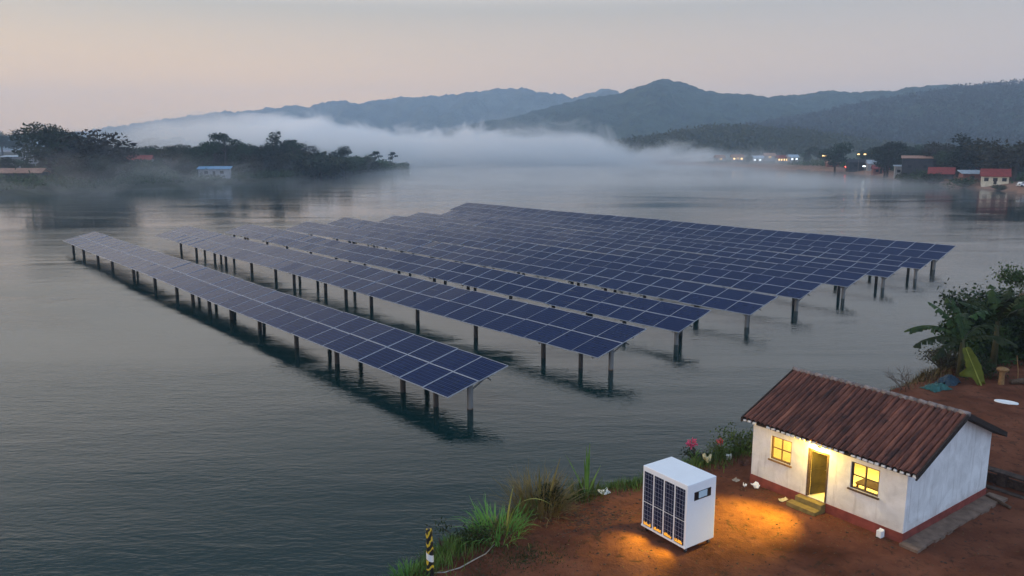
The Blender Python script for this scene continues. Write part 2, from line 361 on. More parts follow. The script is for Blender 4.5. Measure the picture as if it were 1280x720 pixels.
def m_pole():
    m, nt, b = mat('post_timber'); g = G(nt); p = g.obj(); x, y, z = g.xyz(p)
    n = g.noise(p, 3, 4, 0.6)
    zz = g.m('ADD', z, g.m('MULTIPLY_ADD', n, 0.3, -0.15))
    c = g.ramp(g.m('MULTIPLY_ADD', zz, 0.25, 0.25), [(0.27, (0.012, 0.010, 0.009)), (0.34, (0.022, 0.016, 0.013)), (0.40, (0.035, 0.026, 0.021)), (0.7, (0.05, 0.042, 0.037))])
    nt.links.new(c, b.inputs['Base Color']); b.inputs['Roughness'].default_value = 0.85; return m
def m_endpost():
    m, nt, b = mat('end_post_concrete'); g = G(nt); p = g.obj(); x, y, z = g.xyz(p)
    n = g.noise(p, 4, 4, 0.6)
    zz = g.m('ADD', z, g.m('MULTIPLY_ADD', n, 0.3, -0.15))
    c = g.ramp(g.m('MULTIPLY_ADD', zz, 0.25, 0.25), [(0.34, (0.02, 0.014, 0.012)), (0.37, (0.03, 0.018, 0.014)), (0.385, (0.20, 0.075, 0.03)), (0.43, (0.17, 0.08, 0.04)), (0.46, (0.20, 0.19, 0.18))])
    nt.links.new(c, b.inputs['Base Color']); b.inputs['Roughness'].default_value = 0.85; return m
def m_pane():
    m, nt, b = mat('window_pane'); g = G(nt); nt.nodes.remove(b)
    t = g.node('ShaderNodeBsdfTransparent'); t.inputs[0].default_value = (.95, .96, .95, 1); gl = g.node('ShaderNodeBsdfGlossy'); gl.inputs['Roughness'].default_value = 0.03
    fr = g.node('ShaderNodeFresnel'); fr.inputs[0].default_value = 1.45; mx = g.node('ShaderNodeMixShader')
    nt.links.new(fr.outputs[0], mx.inputs[0]); nt.links.new(t.outputs[0], mx.inputs[1]); nt.links.new(gl.outputs[0], mx.inputs[2]); nt.links.new(mx.outputs[0], nt.nodes['Material Output'].inputs[0]); return m
M['pane'] = m_pane()
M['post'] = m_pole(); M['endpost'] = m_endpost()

# ------------------------------------------------------------------ setting: water, near bank, far shores, hills
mb = MB(); E_ = 3500
mb.add([(-E_, -900, 0), (E_, -900, 0), (E_, 3720, 0), (-E_, 3720, 0)], [(0, 1, 2, 3)])
kind(mb.build('lake_water', M['water']), 'structure')

CREST = [(-32, -20), (-20, 3), (-9, 15.5), (-4.13, 23.2), (-2.6, 24.75), (-1.17, 26.76), (.31, 28.6), (2.58, 29.8), (4.98, 30.9), (7.42, 32.5), (9.48, 33.8), (12.2, 35.8), (17, 39.6), (20.75, 42.7), (23.9, 44.9), (28.8, 49.5), (36, 57), (50, 74.5), (78, 113), (132, 190), (175, 255)]
CR = np.array(CREST, float)
def seg_dist(X, Y, P):
    d = np.full(X.shape, 1e9)
    for (x0, y0), (x1, y1) in zip(P[:-1], P[1:]):
        L2 = (x1 - x0) ** 2 + (y1 - y0) ** 2; t = np.clip(((X - x0) * (x1 - x0) + (Y - y0) * (y1 - y0)) / L2, 0, 1)
        d = np.minimum(d, np.hypot(X - x0 - t * (x1 - x0), Y - y0 - t * (y1 - y0)))
    return d
def inside(X, Y, P):
    r = np.zeros(X.shape, bool); n = len(P)
    for i in range(n):
        x0, y0 = P[i]; x1, y1 = P[(i + 1) % n]
        c = ((y0 > Y) != (y1 > Y)) & (X < (x1 - x0) * (Y - y0) / (y1 - y0 + 1e-12) + x0); r ^= c
    return r
LAND = np.vstack([CR, [(600, 255), (600, -80), (-32, -80)]])
def ground_h(X, Y):
    X = np.asarray(X, float); Y = np.asarray(Y, float)
    d = seg_dist(X, Y, CR); d = np.where(inside(X, Y, LAND), d, -d)
    d = d + 1.0 * fbm(X * 0.7, Y * 0.7, 3) + 0.5 * fbm(X * 2.2, Y * 2.2, 3)
    flat = 1 - np.exp(-((X - 14) ** 2 + (Y - 30) ** 2) / 60) * 0.8
    bx = np.exp(-(((X - 6.2) ** 2 + (Y - 26.2) ** 2) / 5.0) ** 2); flat = flat * (1 - bx)
    land = 1.35 + flat * (0.28 * fbm(X * 0.3, Y * 0.3, 4) + 0.16 * fbm(X * 1.4, Y * 1.4, 4)) + 0.05 * fbm(X * 3.2, Y * 3.2, 3) * (1 - bx) + 0.06 * np.exp(-((X - 6.0) ** 2 + (Y - 26.0) ** 2) / 14)
    land = land - 0.25 * np.exp(-np.clip(d, 0, None) / 1.2) + np.clip(d - 30, 0, None) * 0.02
    return -1.6 + (land + 1.6) * sst(d, -2.6, 0.35)
def gz(x, y): return float(ground_h(np.array([x]), np.array([y]))[0])
def axis(lo, f0, f1, hi, fine, coarse):
    a = list(np.arange(f0, f1, fine)); s = fine; x = f0
    while x > lo: s = min(s * 1.15, coarse); x -= s; a.insert(0, x)
    s = fine; x = a[-1]
    while x < hi: s = min(s * 1.15, coarse); x += s; a.append(x)
    return np.array(a)
ax = axis(-36, -6, 34, 560, 0.16, 12); ay = axis(-75, 21, 56, 250, 0.16, 8)
X, Y = np.meshgrid(ax, ay); Z = ground_h(X, Y)
kind(npmesh('ground', np.stack([X.ravel(), Y.ravel(), Z.ravel()], 1), grid_faces(len(ax), len(ay)), M['dirt']), 'structure')

def shore(name, line, side, prof, m, amp, lim=700, n=240):
    # strip of land swept inwards from a shoreline
    P = np.array(line, float); s = np.r_[0, np.cumsum(np.hypot(*np.diff(P, axis=0).T))]
    q = np.linspace(0, s[-1], n); px = np.interp(q, s, P[:, 0]); py = np.interp(q, s, P[:, 1])
    wob = 6 * fbm(q * 0.04, q * 0 + 3.3, 4) + 5 * fbm(q * 0.15, q * 0 + 9, 3)
    T = np.array([-14, -7, -3, 0, 2, 4, 7, 11, 16, 24, 34, 48, 66, 90, 120, 170, 240, 340, 480, lim])
    A, B = np.meshgrid(np.arange(n), np.arange(len(T)))
    dirx, diry = side; L = math.hypot(dirx, diry); dirx /= L; diry /= L
    off = T[B] + wob[A] * np.clip(1 - T[B] / 120, 0, 1); Xs = px[A] + dirx * off; Ys = py[A] + diry * off
    Zs = np.interp(T, *np.array(prof).T)[B] + amp * fbm(Xs * 0.02, Ys * 0.02, 4) * np.clip(T[B] / 30, 0, 1) * 2 + 0.5 * fbm(Xs * 0.2, Ys * 0.2, 3) * np.clip(T[B] / 5, 0, 1)
    o = npmesh(name, np.stack([Xs.ravel(), Ys.ravel(), Zs.ravel()], 1), grid_faces(n, len(T)), m); kind(o, 'structure')
    tree = bpy_bvh(o); return tree
from mathutils.bvhtree import BVHTree
def bpy_bvh(o): return BVHTree.FromPolygons([v.co for v in o.data.vertices], [p.vertices[:] for p in o.data.polygons])
def drop(bvh, x, y, default=1.0):
    h = bvh.ray_cast(Vector((x, y, 500)), Vector((0, 0, -1)))[0]; return h.z if h else default
LSH = [(-420, 90), (-300, 140), (-220, 190), (-153, 238), (-138, 261), (-121, 298), (-102, 346), (-84, 413), (-70, 510), (-72, 545), (-110, 620), (-260, 720)]
left_bvh = shore('left_shore', LSH, (-0.93, 0.36), [(-14, -3), (-3, -.6), (0, 0), (4, 1.2), (16, 3.0), (48, 5.0), (120, 7.5), (240, 8), (700, 8)], M['leftsoil'], 2.0)
RSH = [(190, 170), (166, 225), (163, 250), (165, 271), (166.5, 304), (172, 346), (186, 430), (181, 480), (170, 520), (150, 548), (125, 610), (110, 680), (105, 860), (80, 1000)]
right_bvh = shore('right_shore', RSH, (0.95, 0.30), [(-14, -3), (-3, -.6), (0, 0), (4, 1.3), (10, 2.5), (24, 3.2), (66, 4.4), (170, 7.0), (340, 12), (700, 16)], M['shore'], 2.0)
X, Y = np.meshgrid(np.linspace(-2600, 2600, 60), np.linspace(980, 3300, 40)); Z = 0.6 + 3 * np.clip((Y - 980) / 60, -0.4, 1) + 4 * fbm(X * 0.004, Y * 0.004) - 1.0
kind(npmesh('far_plain', np.stack([X.ravel(), Y.ravel(), Z.ravel()], 1), grid_faces(60, 40), M['shore']), 'structure')

def mountain(name, ridge, D, wf, wb, m, rough, crest, seed, n=340):
    r = np.array([far(x, y, D)[:] for x, y in ridge]); xs = np.linspace(r[0, 0], r[-1, 0], n); zc = np.interp(xs, r[:, 0], r[:, 2])
    zc = zc + crest * (fbm(xs * 0.02 + seed, xs * 0 + seed, 4) * 2 + 0.6 * fbm(xs * 0.12 + seed, xs * 0, 3) * 2)
    t = np.r_[np.linspace(0, 1, 46), np.linspace(1.08, 2, 12)]
    A, B = np.meshgrid(np.arange(n), np.arange(len(t))); tt = t[B]
    Yd = np.where(tt <= 1, D - wf * (1 - tt), D + wb * (tt - 1)); Xd = xs[A] * (Yd / D)
    base = np.where(tt <= 1, sst(tt * 0.5 + 0.5 * tt ** 1.3, -0.25, 1.02), np.clip(1 - (tt - 1) ** 1.2, 0, 1))
    rg = np.abs(fbm(Xd * 0.0045 + seed, Yd * 0.0022 + seed, 5)) * 2
    k = np.clip(4 * tt * (1 - tt), 0, 1) * (tt <= 1)
    Zd = zc[A] * base - rough * rg * k * zc[A] * 1.5 + k * 0.03 * zc[A] * fbm(Xd * 0.03, Yd * 0.03, 3) * 4
    Zd = np.maximum(Zd, -2 + 0 * Zd)
    o = npmesh(name, np.stack([Xd.ravel(), Yd.ravel(), Zd.ravel()], 1), grid_faces(n, len(t)), m); kind(o, 'structure'); return o
FARR = [(-60, 172), (20, 170), (60, 168), (100, 163), (130, 160), (180, 152), (240, 144), (280, 141), (320, 138), (335, 133.5), (345, 137), (360, 133), (372, 129.5), (384, 133), (400, 130), (425, 126.5), (440, 129), (480, 122.5), (520, 121.5), (560, 118.5), (600, 115), (640, 109.5), (665, 112), (700, 118), (715, 121), (735, 118), (752, 109.5), (772, 115.5), (790, 122), (830, 130), (900, 140), (1000, 150)]
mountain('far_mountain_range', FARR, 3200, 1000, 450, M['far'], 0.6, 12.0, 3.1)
MIDR = [(440, 178), (480, 172), (520, 168), (560, 164), (600, 153), (640, 146), (700, 131), (720, 125), (740, 120), (775, 117), (800, 106), (828, 98.5), (850, 103), (880, 113), (920, 117), (960, 121), (1000, 118), (1020, 114), (1080, 115), (1120, 112), (1140, 108.5), (1180, 106.5), (1240, 105), (1255, 107.5), (1300, 116), (1400, 130)]
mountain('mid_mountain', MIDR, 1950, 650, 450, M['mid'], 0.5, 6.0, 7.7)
HILLR = [(860, 178), (900, 168), (940, 158), (1000, 149), (1040, 141), (1100, 129), (1150, 121), (1200, 113), (1280, 105), (1400, 92), (1600, 90)]
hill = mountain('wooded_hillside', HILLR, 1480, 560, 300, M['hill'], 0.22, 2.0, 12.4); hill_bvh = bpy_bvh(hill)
KNOLL = [(720, 186), (755, 186), (790, 180), (830, 173), (870, 166), (900, 163), (930, 163), (980, 166), (1020, 171), (1060, 178), (1120, 186), (1180, 190)]
knoll = mountain('wooded_knoll', KNOLL, 860, 150, 150, M['hill'], 0.06, 0.6, 21.2, n=160); knoll_bvh = bpy_bvh(knoll)

# ------------------------------------------------------------------ haze and mist
mb = MB(); mb.box((0, 1400, 133), (7200, 4800, 276))
hz, nt, b = mat('haze_air'); nt.nodes.remove(b)
pv = nt.nodes.new('ShaderNodeVolumePrincipled'); pv.inputs['Color'].default_value = (0.62, 0.80, 1.0, 1); pv.inputs['Density'].default_value = 0.00031
nt.links.new(pv.outputs[0], nt.nodes['Material Output'].inputs['Volume'])
kind(mb.build('haze', hz), 'stuff', 'pale blue haze in the air over the whole lake and mountains', 'haze')
def mist(name, label, c, half, ztop, dens, sc, thr, gain, rz=0.0, step=0.5, seed=0.0, lowbias=1.0, slope=0.0):
    o = MB().box((0, 0, half[2] - 0.5), (2 * half[0], 2 * half[1], 2 * half[2] + 1.0)).build(name, None)
    o.data.materials.clear(); o.location = c; o.rotation_euler.z = rz
    m, nt, b = mat(name + '_vapour'); nt.nodes.remove(b); g = G(nt); p = g.obj(); x, y, z = g.xyz(p)
    mp = g.node('ShaderNodeMapping'); g.put(mp.inputs['Vector'], p); mp.inputs['Location'].default_value = (seed, seed * 1.7, seed * 0.3)
    n = g.noise(mp.outputs[0], sc, 6, 0.68, 1.2, sc=(1, 1, 1.5))
    big = g.noise(mp.outputs[0], sc * 0.28, 2, 0.5, 0.3)
    v = g.m('ADD', g.m('MULTIPLY_ADD', n, 1.1, -0.25), g.m('MULTIPLY', big, 0.5))
    v = g.m('SUBTRACT', v, g.m('MULTIPLY', g.m('DIVIDE', z, ztop), lowbias * 0.55))
    v = g.m('SUBTRACT', v, g.m('MULTIPLY', x, slope))
    v = g.m('MULTIPLY', g.m('SUBTRACT', v, thr), gain, clamp=True)
    ex = g.step(g.m('ABSOLUTE', g.m('DIVIDE', x, half[0])), 1.0, 0.35); ey = g.step(g.m('ABSOLUTE', g.m('DIVIDE', y, half[1])), 1.0, 0.45)
    v = g.m('MULTIPLY', v, g.m('MULTIPLY', ex, ey)); v = g.m('MULTIPLY', g.m('MAXIMUM', v, 0.0), dens)
    pv = g.node('ShaderNodeVolumePrincipled'); pv.inputs['Color'].default_value = (1.0, 1.0, 1.0, 1); nt.links.new(v, pv.inputs['Density']); pv.inputs['Anisotropy'].default_value = 0.45
    nt.links.new(pv.outputs[0], nt.nodes['Material Output'].inputs['Volume'])
    m.cycles.volume_step_rate = step
    o.data.materials.append(m); kind(o, 'stuff', label, 'mist'); return o
mist('mist', 'thick white mist bank lying over the far end of the lake', (-40, 800, 0), (330, 250, 26), 52, 0.080, 0.013, 0.345, 6.5, 0.0, 0.2, 3.0, slope=0.0009)
mist('mist', 'thin mist wisps drifting along the left shore below the trees', (-112, 360, 0), (44, 210, 12), 26, 0.016, 0.035, 0.51, 5.0, R(-17), 0.2, 11.0, lowbias=0.7)
mist('mist', 'grey mist drifting before the hazy right village lights', (140, 600, 0), (80, 140, 13), 26, 0.012, 0.026, 0.36, 5.0, R(-5), 0.25, 23.0)
mist('mist', 'thin veil of mist skimming the open water behind the solar rows', (50, 430, 0), (160, 210, 3), 6, 0.034, 0.016, 0.30, 2.5, 0, 0.35, 31.0)
# ------------------------------------------------------------------ solar rows
TH = 0.70786
ROWS = [(33.89, 24.30, 95.1, 1.300, 0.2300, 4.551), (34.05, 36.50, 92.3, 1.300, 0.2400, 5.05), (35.49, 46.85, 89.8, 1.200, 0.2750, 4.226),
        (35.30, 56.08, 87.6, 1.300, 0.2527, 4.248), (36.05, 65.30, 91.2, 1.300, 0.2579, 3.914), (36.22, 74.46, 87.4, 1.300, 0.2401, 3.820),
        (36.41, 83.60, 92.7, 1.300, 0.2365, 3.438), (36.63, 92.25, 92.4, 1.300, 0.2388, 3.40), (38.00, 100.83, 100.2, 1.301, 0.2553, 5.2)]     # along, across, length, low edge, tilt, chord
ROWLAB = ['nearest solar row on posts, with only open lake on its lower left side', 'second solar row from the open lake at lower left, water on both sides',
          'third solar row from the lower left, bordered by the dark gap along its lower edge', 'fourth solar row from the lower left, close behind the row with the dark gap',
          'fifth solar row, the middle one of the nine on the lake', 'sixth solar row from the lower left, fourth from the far back edge',
          'seventh solar row from the lower left, third from the far back edge', 'eighth solar row, just in front of the rearmost row', 'rearmost solar row, its upper edge standing against the open lake behind']
PW = 2.46
def panel_pair(CH):
    pch = CH / 2; fx, fy = pch / 2 - 0.012, PW / 2 - 0.006
    pm = MB(); pm.box((0, 0, 0), (2 * fx - 0.062, 2 * fy - 0.05, 0.024)); pm.k = 1; pm.add([(-fx, -fy, -0.024), (fx, -fy, -0.024), (fx, fy, -0.024), (-fx, fy, -0.024)], [(0, 3, 2, 1)])
    fm = MB()
    for sx in (-1, 1): fm.box((sx * (fx - 0.016), 0, 0), (0.032, 2 * fy, 0.05))
    for sy in (-1, 1): fm.box((0, sy * (fy - 0.013), 0), (2 * fx - 0.064, 0.026, 0.05))
    return pm.build('solar_panel', [M['panel'], M['backsheet']]), fm.build('frame', M['alu']), MB().box((0, 0, 0), (CH * 0.88, 0.10, 0.12)).build('rafter', M['steel'])
def post_mesh(name, m, r, zt):
    return MB().tube([(0, 0, -2.2), (0, 0, 0.2), (0, 0, zt)], [r, r, r * 0.95], 10).build(name, m, smooth=False)
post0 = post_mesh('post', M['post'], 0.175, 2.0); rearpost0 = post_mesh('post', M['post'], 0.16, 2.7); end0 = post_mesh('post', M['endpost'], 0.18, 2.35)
tmpl = [post0, rearpost0, end0]
for ri, (s0, u0, L, ZL, TILT, CH) in enumerate(ROWS):
    P0, F0, rafter0 = panel_pair(CH); tmpl += [P0, F0, rafter0]; pch = CH / 2
    slope = lambda x: ZL + x * math.tan(TILT)
    xr = CH * math.cos(TILT) - 0.6
    px_ = -math.sin(TH) * s0 + math.cos(TH) * u0; py_ = math.cos(TH) * s0 + math.sin(TH) * u0
    root = thing('solar_row', ROWLAB[ri], 'solar row', (px_, py_, 0), TH, 'solar panel rows on the lake')
    n = int(round(L / PW))
    sag = [0.05 * math.sin(k * 0.35 + ri * 1.7) + random.uniform(-.012, .012) for k in range(n)]
    for k in range(n):
        for h in range(2):
            p = link_copy(P0, root); f = link_copy(F0, p)
            c = (pch * (h + 0.5)); x = c * math.cos(TILT); z = ZL + c * math.sin(TILT) + sag[k]
            p.location = (x, PW * (k + 0.5), z)
            p.rotation_euler = (random.gauss(0, 0.006), -TILT + random.gauss(0, 0.008), random.gauss(0, 0.0012))
    for c in (0.25 * CH, 0.75 * CH):
        x = c * math.cos(TILT); z = ZL + c * math.sin(TILT) - 0.10
        MB().box((x, n * PW / 2, z), (0.09, n * PW - 0.3, 0.10)).build('rail', M['steel'], root)
    y = 1.6 + random.uniform(-.5, .5); first = True
    ends = (2.15 if ri < 2 else 0.75)
    e = link_copy(end0, root); e.location = (ends, 0.75, 0); e.scale.z = 1.0; e.location.z = slope(ends) - 0.2 - 2.35
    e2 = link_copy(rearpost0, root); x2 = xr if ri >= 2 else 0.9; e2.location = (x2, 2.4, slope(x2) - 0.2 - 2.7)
    br = MB().tube([(ends, 0.75, slope(ends) - 0.75), (ends + 0.9, 0.35, slope(ends + 0.9) - 0.18)], 0.05, 6); br.tube([(ends + 0.9, 0.35, slope(ends + .9) - .18), (ends + 0.95, 0.02, slope(ends + .9) - .3)], 0.05, 6)
    br.build('brace', M['steel'], root)
    r_ = link_copy(rafter0, root); r_.location = (CH / 2 * math.cos(TILT), 0.75, ZL + CH / 2 * math.sin(TILT) - 0.2); r_.rotation_euler = (0, -TILT, 0)
    y = 6.0
    while y < n * PW - 1.0:
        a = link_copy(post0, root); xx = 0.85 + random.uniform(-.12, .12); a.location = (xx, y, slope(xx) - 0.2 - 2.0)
        a.rotation_euler = (random.gauss(0, 0.012), random.gauss(0, 0.012), 0)
        if random.random() < 0.55:
            q = link_copy(rearpost0, root); xx = xr + random.uniform(-.15, .15); q.location = (xx, y + random.uniform(0.4, 2.2), slope(xx) - 0.2 - 2.7)
        r_ = link_copy(rafter0, root); r_.location = (CH / 2 * math.cos(TILT), y, ZL + CH / 2 * math.sin(TILT) - 0.21); r_.rotation_euler = (0, -TILT, 0)
        y += random.choice([4.6, 5.8, 7.0, 8.4]) + random.uniform(-.4, .4)
for o in tmpl: bpy.data.objects.remove(o)

# ------------------------------------------------------------------ house
HY = -0.93874; HW, HD, HH = 6.345, 6.348, 2.70; RH, OV, OE = 1.36, 0.24, 0.41
hroot = thing('house', 'white plastered one-room house with brown tiled roof and lit doorway', 'house', (9.860, 30.468, 1.35), HY)
sl_ = RH / (HD / 2); T = 0.22
def wall_open(mb, x0, x1, z0, z1, y, t, holes):
    xs = sorted({x0, x1, *[h[0] for h in holes], *[h[1] for h in holes]}); zs = sorted({z0, z1, *[h[2] for h in holes], *[h[3] for h in holes]})
    for xa, xb in zip(xs[:-1], xs[1:]):
        for za, zb in zip(zs[:-1], zs[1:]):
            cx, cz = (xa + xb) / 2, (za + zb) / 2
            if any(h[0] < cx < h[1] and h[2] < cz < h[3] for h in holes): continue
            mb.k = 0; mb.add([(xa, y, za), (xb, y, za), (xb, y, zb), (xa, y, zb)], [(0, 1, 2, 3)])
            mb.k = 1; mb.add([(xa, y + t, za), (xb, y + t, za), (xb, y + t, zb), (xa, y + t, zb)], [(3, 2, 1, 0)])
    mb.k = 0
    for a, b, c, d in holes:
        mb.add([(a, y, c), (a, y, d), (a, y + t, d), (a, y + t, c)], [(0, 1, 2, 3)]); mb.add([(b, y, c), (b, y, d), (b, y + t, d), (b, y + t, c)], [(3, 2, 1, 0)])
        mb.add([(a, y, c), (b, y, c), (b, y + t, c), (a, y + t, c)], [(3, 2, 1, 0)]); mb.add([(a, y, d), (b, y, d), (b, y + t, d), (a, y + t, d)], [(0, 1, 2, 3)])
DOOR = (2.54, 3.40, 0.36, 2.30); W1 = (0.86, 1.80, 1.30, 2.28); W2 = (4.28, 5.36, 1.32, 2.34)
w = MB(); wall_open(w, 0, HW, 0.34, HH, 0, T, [DOOR, W1, W2])
def gable(x, xi):
    w.k = 0; o = [(x, 0, 0.34), (x, HD, 0.34), (x, HD, HH), (x, HD / 2, HH + RH), (x, 0, HH)]
    w.add(o, [(0, 1, 2, 3, 4)] if x > 1 else [(4, 3, 2, 1, 0)])
    w.k = 1; w.add([(xi, T, 0.34), (xi, HD - T, 0.34), (xi, HD - T, HH), (xi, HD / 2, HH + RH - .1), (xi, T, HH)], [(4, 3, 2, 1, 0)] if x > 1 else [(0, 1, 2, 3, 4)])
gable(HW, HW - T); gable(0, T)
w.k = 0; w.add([(0, HD, .34), (HW, HD, .34), (HW, HD, HH), (0, HD, HH)], [(3, 2, 1, 0)])
w.k = 1; w.add([(T, HD - T, .34), (HW - T, HD - T, .34), (HW - T, HD - T, HH), (T, HD - T, HH)], [(0, 1, 2, 3)])
w.add([(T, T, .36), (HW - T, T, .36), (HW - T, HD - T, .36), (T, HD - T, .36)], [(0, 1, 2, 3)])
w.build('wall', [M['plaster'], M['interior']], hroot)
pl = MB(); e = 0.025; z1 = 0.355
for a, b in (((-e, -e), (DOOR[0], 0.05)), ((DOOR[1], -e), (HW + e, 0.05)), ((HW - .05, 0.05), (HW + e, HD + e)), ((-e, 0.05), (0.05, HD + e)), ((0.05, HD - .05), (HW - .05, HD + e))):
    pl.box(((a[0] + b[0]) / 2, (a[1] + b[1]) / 2, (z1 - 0.3) / 2), (b[0] - a[0], b[1] - a[1], z1 + 0.3))
pl.build('plinth', M['plinth'], hroot)
ap = MB()
nA = 22
for i in range(nA):     # uneven concrete apron along the side wall
    y0 = -0.25 + i * (HD + 0.6) / nA; wd = 0.62 + random.uniform(-.06, .06)
    ap.box((HW + e + wd / 2, y0 + (HD + .6) / nA / 2, -0.02 + random.uniform(-.01, .01)), (wd, (HD + .6) / nA * 0.998, 0.20))
ap.build('apron', M['concrete'], hroot)
st = hroot
sd = MB().box(((2.25 + 3.45) / 2, -0.17, 0.12), (1.12, 0.30, 0.44)).build('step', M['olive'], hroot, bevel=0.015)
MB().box(((2.2 + 3.4) / 2 - 0.02, -0.50, 0.0), (1.22, 0.36, 0.30)).build('step', M['olive'], hroot, bevel=0.015)
# door frame and leaf
df = MB()
for x in (DOOR[0] + .035, DOOR[1] - .035): df.box((x, 0.06, (DOOR[2] + DOOR[3]) / 2), (0.07, 0.15, DOOR[3] - DOOR[2] - 0.004))
df.box(((DOOR[0] + DOOR[1]) / 2, 0.06, DOOR[3] - 0.04), (DOOR[1] - DOOR[0] - 0.142, 0.15, 0.075))
df.build('door_frame', M['wood'], hroot)
dl = MB(); dl.box((0.38, 0, 0.93), (0.74, 0.04, 1.84))
for z in (0.35, 1.0, 1.6): dl.box((0.38, -0.028, z), (0.70, 0.014, 0.10))
d_ = dl.build('door', M['door'], hroot, loc=(DOOR[0] + 0.08, 0.15, 0.37)); d_.rotation_euler.z = R(72)
MB().tube([(0.66, -0.035, 0.95), (0.66, -0.09, 0.95), (0.56, -0.09, 0.95)], 0.012, 6).build('handle', M['steel'], d_)
def window(a, fm):
    wf = MB(); t = 0.055; y = 0.10
    for x in (a[0] + t / 2, a[1] - t / 2): wf.box((x, y, (a[2] + a[3]) / 2), (t, 0.08, a[3] - a[2] - 0.004))
    for z in (a[2] + t / 2, a[3] - t / 2): wf.box(((a[0] + a[1]) / 2, y, z), (a[1] - a[0] - 2 * t - .002, 0.08, t))
    o = wf.build('window_frame', fm, hroot)
    mb_ = MB(); cz = (a[2] + a[3]) / 2; mb_.box(((a[0] + a[1]) / 2, y, cz), (0.04, 0.05, a[3] - a[2] - 2 * t - .002))
    for sx in (-1, 1): mb_.box(((a[0] + a[1]) / 2 + sx * ((a[1] - a[0]) / 4 - t / 4 + .006), y, cz), ((a[1] - a[0]) / 2 - t - 0.024, 0.045, 0.035))
    mb_.build('muntin', fm, o)
    MB().box(((a[0] + a[1]) / 2, y + 0.032, cz), (a[1] - a[0] - 2 * t + .01, 0.004, a[3] - a[2] - 2 * t + .01)).build('pane', M['pane'], o)
    MB().box(((a[0] + a[1]) / 2, -0.01, a[2] - 0.03), (a[1] - a[0] + 0.12, 0.11, 0.055)).build('sill', fm, o)
window(W1, M['tanwood']); window(W2, M['wood'])
# roof
NR = 32; TW = HW + 2 * OE; pit = TW / NR
def roof_slope(sgn):
    nx = NR * 8 + 1; ny = 26; run = HD / 2 + OV
    xs = np.linspace(0, TW, nx); vs = np.linspace(0, 1, ny)
    A, B = np.meshgrid(xs, vs)
    ph = A / pit * 2 * PI; prof = (np.abs(np.sin(ph / 2)) ** 0.6) * 0.11 - 0.05
    course = (B * 9) % 1.0
    y = (HD / 2) - sgn * run * B + sgn * 0.0
    sag = -0.035 * np.sin(PI * B) * (0.6 + fbm(A * 0.5, B * 2)) + 0.03 * fbm(A * 0.8, B * 3) + 0.02 * (1 - course) * 0.6
    z = HH + RH + 0.10 - sl_ * run * B + prof + sag
    jit = 0.03 * (vn(np.floor(A / pit) + 5, B * 0 + 3) - .5) * (B > 0.97)
    V = np.stack([(A - OE).ravel(), (y - sgn * jit * 2).ravel(), z.ravel()], 1)
    return V, grid_faces(nx, ny), nx, ny
for sgn in (1, -1):
    V, F, nx, ny = roof_slope(sgn)
    me = MB(); me.add([tuple(q) for q in V], [tuple(f) if sgn < 0 else tuple(f[::-1]) for f in F])
    # under-sheet gives the roof its thickness
    run = HD / 2 + OV - 0.05; zt = HH + RH + 0.02; zb = zt - sl_ * run; yb = HD / 2 - sgn * run
    me.k = 1; d = 0.07
    P8 = [(-OE + .02, HD / 2 - sgn * .002, zt), (TW - OE - .02, HD / 2 - sgn * .002, zt), (TW - OE - .02, yb, zb), (-OE + .02, yb, zb)]
    P8 += [(x, y, z - d) for x, y, z in P8]
    me.add(P8, [(0, 1, 2, 3), (7, 6, 5, 4), (0, 4, 5, 1), (1, 5, 6, 2), (2, 6, 7, 3), (3, 7, 4, 0)])
    ro = me.build('roof', [M['roof'], M['darkwood']], hroot)
    if sgn > 0:
        for k in range(NR):
            if random.random() < 0.08: continue
            x = -OE + pit * (k + 0.72) + random.uniform(-.015, .015); y = HD / 2 - (HD / 2 + OV) - 0.004
            z = HH + RH + 0.045 - sl_ * (HD / 2 + OV)
            MB().box((0, 0, 0), (pit * random.uniform(.5, .8), 0.085, random.uniform(.07, .11)), Euler((R(-20), R(random.uniform(-12, 12)), 0)).to_matrix()).build('eave_tile', M['mortar'], ro, loc=(x, y + random.uniform(-.012, .012), z + random.uniform(-.012, .006)), bevel=0.012)
for x in (-OE + 0.0, TW - OE):
    for sgn in (1, -1):
        run = HD / 2 + OV
        a = Vector((x, HD / 2 - sgn * 0.002, HH + RH + 0.055)); b_ = Vector((x, HD / 2 - sgn * (run + 0.04), HH + RH + 0.055 - sl_ * (run + 0.04)))
        h = Vector((0, 0, 0.10)); q = Vector((0.03, 0, 0))
        bb = MB(); bb.add([a - q - h, a + q - h, a + q + h, a - q + h, b_ - q - h, b_ + q - h, b_ + q + h, b_ - q + h], [(0, 1, 2, 3), (7, 6, 5, 4), (0, 4, 5, 1), (1, 5, 6, 2), (2, 6, 7, 3), (3, 7, 4, 0)])
        bb.build('bargeboard', M['darkwood'], hroot)
rc = MB()
x = -OE - 0.03
while x < TW - OE:
    l = 0.36; pts = [(x, HD / 2, HH + RH + 0.115 + random.uniform(-.012, .012)), (x + l + .03, HD / 2, HH + RH + 0.105 + random.uniform(-.012, .012))]
    rc.tube(pts, [0.105, 0.09], 10); x += l
rc.build('ridge_cap', M['ridge'], hroot, smooth=True)
